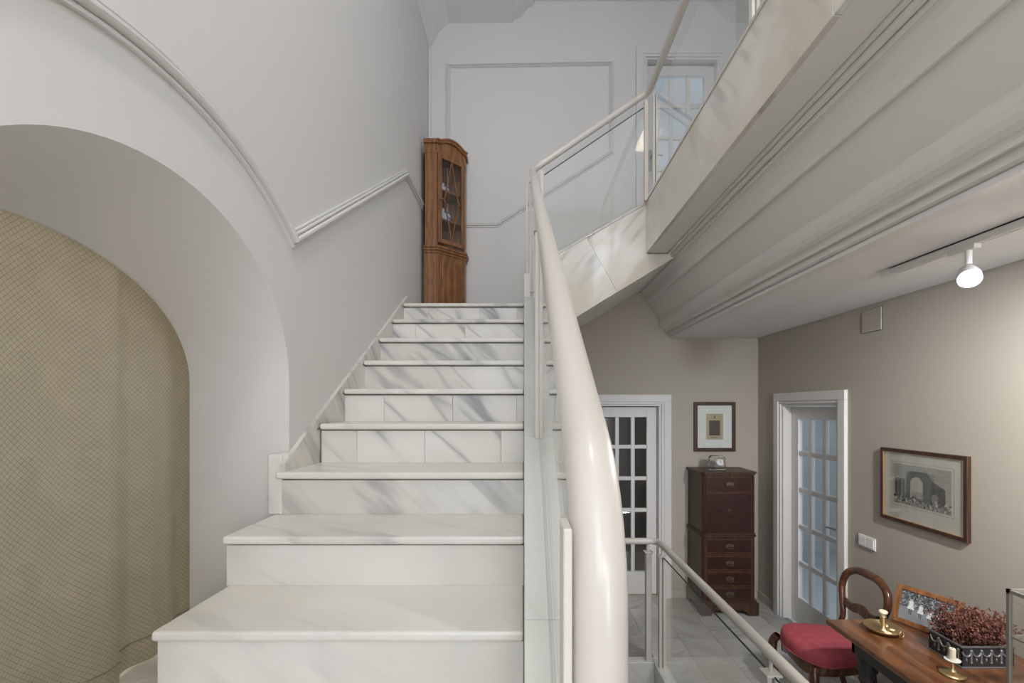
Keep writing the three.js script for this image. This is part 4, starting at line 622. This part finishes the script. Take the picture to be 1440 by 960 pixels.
{
  // broad chamberstick with a short candle
  const t = thing('chamber_candlestick', 'broad brass dish candlestick with candle stub beside the photograph', 'candlestick', [1.925, TBL, -2.44], 0.3); t.scale.setScalar(0.8);
  add('dish', lathe([[0, 0.012], [0.06, 0.012], [0.085, 0.018], [0.105, 0.034], [0.112, 0.036], [0.108, 0.028], [0.088, 0.010], [0.06, 0.0], [0, 0.0]], 40), M.brass, t);
  add('socket', lathe([[0, 0.012], [0.03, 0.012], [0.032, 0.018], [0.017, 0.028], [0.015, 0.06], [0.022, 0.066], [0.018, 0.07], [0.018, 0.10], [0.02, 0.104], [0, 0.104]], 24), M.brass, t);
  add('candle', lathe([[0, 0.104], [0.014, 0.104], [0.0135, 0.12], [0.024, 0.124], [0.026, 0.134], [0.02, 0.142], [0.008, 0.138], [0, 0.136]], 20), M.wax, t);
  add('ring_handle', T(new THREE.TorusGeometry(0.02, 0.004, 8, 24), 0, 0.035, 0.115), M.brass, t);
  [[0.04, 0.02, 0.03], [-0.03, 0.02, 0.05], [0.05, 0.02, -0.03]].forEach(([x, y, z], i) => add('wax_drip', T(new THREE.SphereGeometry(0.014 + i * 0.004, 10, 6).scale(1.3, 0.35, 1), x, y, z), M.wax, t));
}
{
  const t = thing('small_candlestick', 'small brass candlestick with short white candle in front of the dark planter', 'candlestick', [1.925, TBL, -2.045]); t.scale.set(0.8, 0.95, 0.8);
  add('base', lathe([[0, 0.0], [0.056, 0], [0.06, 0.006], [0.05, 0.012], [0.02, 0.018], [0.009, 0.03], [0.013, 0.042], [0.008, 0.054], [0.012, 0.06], [0.03, 0.066], [0.034, 0.070], [0, 0.070]], 32), M.brass, t);
  add('drip_tray', lathe([[0, 0.066], [0.034, 0.068], [0.037, 0.074], [0.03, 0.071], [0, 0.071]], 28), M.plastic, t);
  add('candle', lathe([[0.0, 0.07], [0.0155, 0.07], [0.0155, 0.122], [0.012, 0.126], [0, 0.122]], 20), M.wax, t);
  add('wick', T(new THREE.CylinderGeometry(0.001, 0.001, 0.01, 6), 0, 0.128, 0), M.edge, t);
}
{
  const art = canvasTex(512, 352, (g, w, h) => {
    g.fillStyle = '#5c5d61'; g.fillRect(0, 0, w, h); g.fillStyle = '#8e9096'; g.fillRect(0, 190, w, 162);
    for (let i = 0; i < 700; i++) { const y = rnd() * 200; g.fillStyle = ['#2e2f33', '#45464b', '#a9abb0', '#737479'][Math.floor(rnd() * 4)]; g.beginPath(); g.ellipse(rnd() * w, y, 4 + rnd() * 10, 3 + rnd() * 7, rnd() * 3, 0, 7); g.fill(); }
    for (let i = 0; i < 400; i++) { g.fillStyle = ['#7b7d83', '#a2a4a9', '#696b70'][i % 3]; g.fillRect(rnd() * w, 200 + rnd() * 150, 8, 2); }
    const kid = (x, y, s) => { g.fillStyle = '#3a3a3e'; g.fillRect(x - 10 * s, y + 70 * s, 7 * s, 62 * s); g.fillRect(x + 4 * s, y + 70 * s, 7 * s, 62 * s); g.fillStyle = '#e6e7ea'; g.beginPath(); g.moveTo(x - 14 * s, y); g.lineTo(x + 14 * s, y); g.lineTo(x + 27 * s, y + 82 * s); g.lineTo(x - 27 * s, y + 82 * s); g.closePath(); g.fill(); g.fillStyle = '#b9babd'; g.fillRect(x - 22 * s, y + 6 * s, 8 * s, 48 * s); g.fillRect(x + 14 * s, y + 6 * s, 8 * s, 48 * s); g.beginPath(); g.arc(x, y - 14 * s, 13 * s, 0, 7); g.fill(); g.fillStyle = '#2a2a2d'; g.beginPath(); g.arc(x, y - 19 * s, 14 * s, Math.PI, 0); g.fill(); };
    kid(110, 110, 1.25); kid(205, 140, 1.1); kid(290, 175, 0.95); kid(370, 190, 0.9); kid(455, 215, 0.8);
  });
  const t = thing('photo_frame', 'wood framed black and white photograph of children leaning by the wall', 'photo frame', [2.175, TBL + 0.1, -2.455]);
  t.rotation.set(0, 0, 0); t.rotateY(-Math.PI / 2 + 0.42); t.rotateX(-0.30);
  frameOf(t, 0.295, 0.205, 0.026, 0.016, [M.oak], M.plastic, null, art, 0.245, 0.155, 0);
  add('back_strut', rbox(0.04, 0.15, 0.005, 0.002).rotateX(0.5).translate(0, -0.032, -0.036), M.oak, t);
}
{
  const W = 0.24, D = 0.17, H = 0.10, t = thing('tin_planter', 'dark embossed tin box holding dried red flowers', 'planter', [2.015 + W / 2, TBL, -2.095 - D / 2]);
  add('box', merge([span(-W / 2, W / 2, 0, 0.004, -D / 2, D / 2), span(-W / 2, W / 2, 0, H, D / 2 - 0.003, D / 2), span(-W / 2, W / 2, 0, H, -D / 2, -D / 2 + 0.003), span(-W / 2, -W / 2 + 0.003, 0, H, -D / 2, D / 2), span(W / 2 - 0.003, W / 2, 0, H, -D / 2, D / 2)]), M.tin, t);
  add('rim', merge([span(-W / 2 - 0.004, W / 2 + 0.004, H - 0.006, H + 0.003, D / 2 - 0.004, D / 2 + 0.004, 0.002), span(-W / 2 - 0.004, W / 2 + 0.004, H - 0.006, H + 0.003, -D / 2 - 0.004, -D / 2 + 0.004, 0.002), span(-W / 2 - 0.004, -W / 2 + 0.004, H - 0.006, H + 0.003, -D / 2, D / 2, 0.002), span(W / 2 - 0.004, W / 2 + 0.004, H - 0.006, H + 0.003, -D / 2, D / 2, 0.002), span(-W / 2 - 0.003, W / 2 + 0.003, 0, 0.008, -D / 2 - 0.003, D / 2 + 0.003, 0.002)]), M.tinWorn, t);
  // embossed swags and pendants
  const motif = (r) => merge([tube([[-0.022, 0.026, 0], [-0.014, 0.008, 0.002], [0, 0.002, 0.003], [0.014, 0.008, 0.002], [0.022, 0.026, 0]], 0.004, 0.02, 16, 6), T(new THREE.SphereGeometry(0.007, 8, 6), 0.022, 0.028, 0), tube([[0.022, 0.026, 0], [0.022, -0.024, 0]], 0.0045, 0, 1, 6), T(new THREE.SphereGeometry(0.006, 8, 6), 0.022, -0.026, 0), T(new THREE.SphereGeometry(0.005, 8, 6).scale(1, 1.8, 0.6), 0, -0.012, 0)]);
  for (let k = 0; k < 5; k++) add('relief', motif().translate(-W / 2 + 0.022 + k * 0.046, H * 0.52, D / 2), M.tinWorn, t);
  for (let k = 0; k < 3; k++) add('relief', motif().rotateY(-Math.PI / 2).translate(-W / 2, H * 0.52, -D / 2 + 0.032 + k * 0.05), M.tinWorn, t);
  // dried flowers: thin branching stems with tiny buds
  const f = thing('dried_flowers', 'bunch of dried russet flower sprigs rising from the tin box', 'dried flowers', [2.015 + W / 2, TBL + 0.03, -2.095 - D / 2]);
  const stems = [], buds = [[], [], []], bud = new THREE.IcosahedronGeometry(0.0029, 0);
  for (let i = 0; i < 150; i++) {
    const x = (rnd() - 0.5) * (W - 0.06), z = (rnd() - 0.5) * (D - 0.05), a = rnd() * 6.283, lean = 0.02 + rnd() * 0.07, hh = 0.09 + rnd() * 0.125 - Math.abs(x) * 0.2, tx = x * 1.2 + Math.cos(a) * lean * (Math.cos(a) < 0 ? 0.45 : 0.9), tz = z * 1.35 + Math.sin(a) * lean;
    const c = new THREE.QuadraticBezierCurve3(new THREE.Vector3(x, 0, z), new THREE.Vector3(x * 1.1, hh * 0.6, z * 1.1), new THREE.Vector3(tx, hh, tz));
    stems.push(new THREE.TubeGeometry(c, 5, 0.0011, 4));
    for (let k = 0; k < 9; k++) {
      const p = c.getPoint(0.5 + rnd() * 0.5), q = p.clone().add(new THREE.Vector3((rnd() - 0.5) * 0.045, rnd() * 0.022, (rnd() - 0.5) * 0.045));
      stems.push(new THREE.TubeGeometry(new THREE.LineCurve3(p, q), 1, 0.0007, 3));
      for (let m = 0; m < 3; m++) { const s = 0.7 + rnd() * 0.9; buds[Math.floor(rnd() * 3)].push(bud.clone().scale(s, s * 1.3, s).translate(q.x + (rnd() - 0.5) * 0.012, q.y + (rnd() - 0.5) * 0.01, q.z + (rnd() - 0.5) * 0.012)); }
    }
  }
  const sm = add('stems', merge(stems), mat({ name: 'dry brown stem', color: lin(0.16, 0.075, 0.045), roughness: 0.9 }), f); sm.userData.kind = 'stuff';
  [[0.15, 0.048, 0.038], [0.10, 0.032, 0.026], [0.21, 0.085, 0.06]].forEach((c, i) => { const b = add('buds', merge(buds[i]), mat({ name: 'russet dried bud', color: lin(...c), roughness: 0.9 }), f); b.userData.kind = 'stuff'; });
}
{
  // glass lantern with a metal frame at the edge of the table
  const w = 0.26, d = 0.26, h = 0.485, t = thing('glass_lantern', 'square glass lantern with pale metal frame standing on the wall table', 'lantern', [1.905 + w / 2, TBL, -1.80 + d / 2]);
  M.zinc = mat({ name: 'pale zinc', color: lin(0.38, 0.36, 0.32), roughness: 0.45, metalness: 0.6 });
  const r = 0.014;
  for (const sx of [-1, 1]) for (const sz of [-1, 1]) add('corner_post', rbox(r, h, r, 0.002, sx * (w / 2 - r / 2), h / 2, sz * (d / 2 - r / 2)), M.zinc, t);
  for (const y of [r / 2, h * 0.62, h - r / 2]) { const k = y > h * 0.5 && y < h * 0.9 ? 0.006 : r; add('frame_ring', merge([box(w, k, k, 0, y, d / 2 - r / 2), box(w, k, k, 0, y, -d / 2 + r / 2), box(k, k, d, w / 2 - r / 2, y, 0), box(k, k, d, -w / 2 + r / 2, y, 0)]), M.zinc, t); }
  for (const s of [-1, 1]) { add('pane', box(w - 2 * r, h - 2 * r, 0.002, 0, h / 2, s * (d / 2 - r / 2)), M.glass, t); add('pane', box(0.002, h - 2 * r, d - 2 * r, s * (w / 2 - r / 2), h / 2, 0), M.glass, t); }
  add('base', box(w - r, 0.006, d - r, 0, 0.006, 0), M.zinc, t);
}

{
  const t = thing('ceiling_lamp', 'round warm ceiling lamp in the room behind the curtain', 'lamp', [-2.5, LOWL + 2.6, -0.9]);
  add('shade', lathe([[0, -0.09], [0.1, -0.085], [0.16, -0.05], [0.17, 0], [0, 0]], 32), mat({ name: 'glowing opal glass', color: lin(0.8, 0.75, 0.65), emissive: lin(1, 0.87, 0.68), emissiveIntensity: 3 }), t);
  area('ceiling_lamp_light', lin(1, 0.87, 0.68), 88, 0.3, 0.3, [-2.5, LOWL + 2.49, -0.9], [-2.5, 0, -0.901]);
}
{
  const t = thing('ceiling_lamp', 'large opal ceiling lamp added out of view to brighten the treads', 'lamp', [0.15, TOP, -0.25]);  // added lamp, out of view, gives the treads light from above
  add('shade', lathe([[0, -0.10], [0.2, -0.095], [0.30, -0.06], [0.32, 0], [0, 0]], 40), mat({ name: 'glowing opal glass', color: lin(0.8, 0.78, 0.72), emissive: lin(1, 0.85, 0.64), emissiveIntensity: 4 }), t);
  area('ceiling_lamp_light', lin(1, 0.85, 0.64), 46, 0.55, 0.55, [0.15, TOP - 0.12, -0.25], [0.15, 0, -0.251]);
}
// ================================================================== warm lamp on the front wall behind the camera (lights the lower steps)
{
  const t = thing('wall_lamp', 'round opal wall lamp at the foot of the stairs', 'lamp', [0.88, E(0.25), FRONT]);
  add('back_plate', T(new THREE.CylinderGeometry(0.13, 0.13, 0.03, 32).rotateX(Math.PI / 2), 0, 0, -0.015), M.trim, t);
  add('shade', lathe([[0.16, 0], [0.158, 0.03], [0.13, 0.07], [0.07, 0.095], [0, 0.10]], 32).rotateX(-Math.PI / 2).translate(0, 0, -0.03), mat({ name: 'glowing opal glass', color: lin(0.8, 0.75, 0.65), emissive: WARM, emissiveIntensity: 4 }), t);
  area('wall_lamp_light', WARM, 62, 0.3, 0.3, [0.88, E(0.25), FRONT - 0.14], [0.2, E(0.3), 0]);
}

scene.traverse((o) => { if (o.isMesh) { o.castShadow = true; o.receiveShadow = true; } if (o.isLight && o.shadow) o.castShadow = true; });
renderer.render(scene, camera);
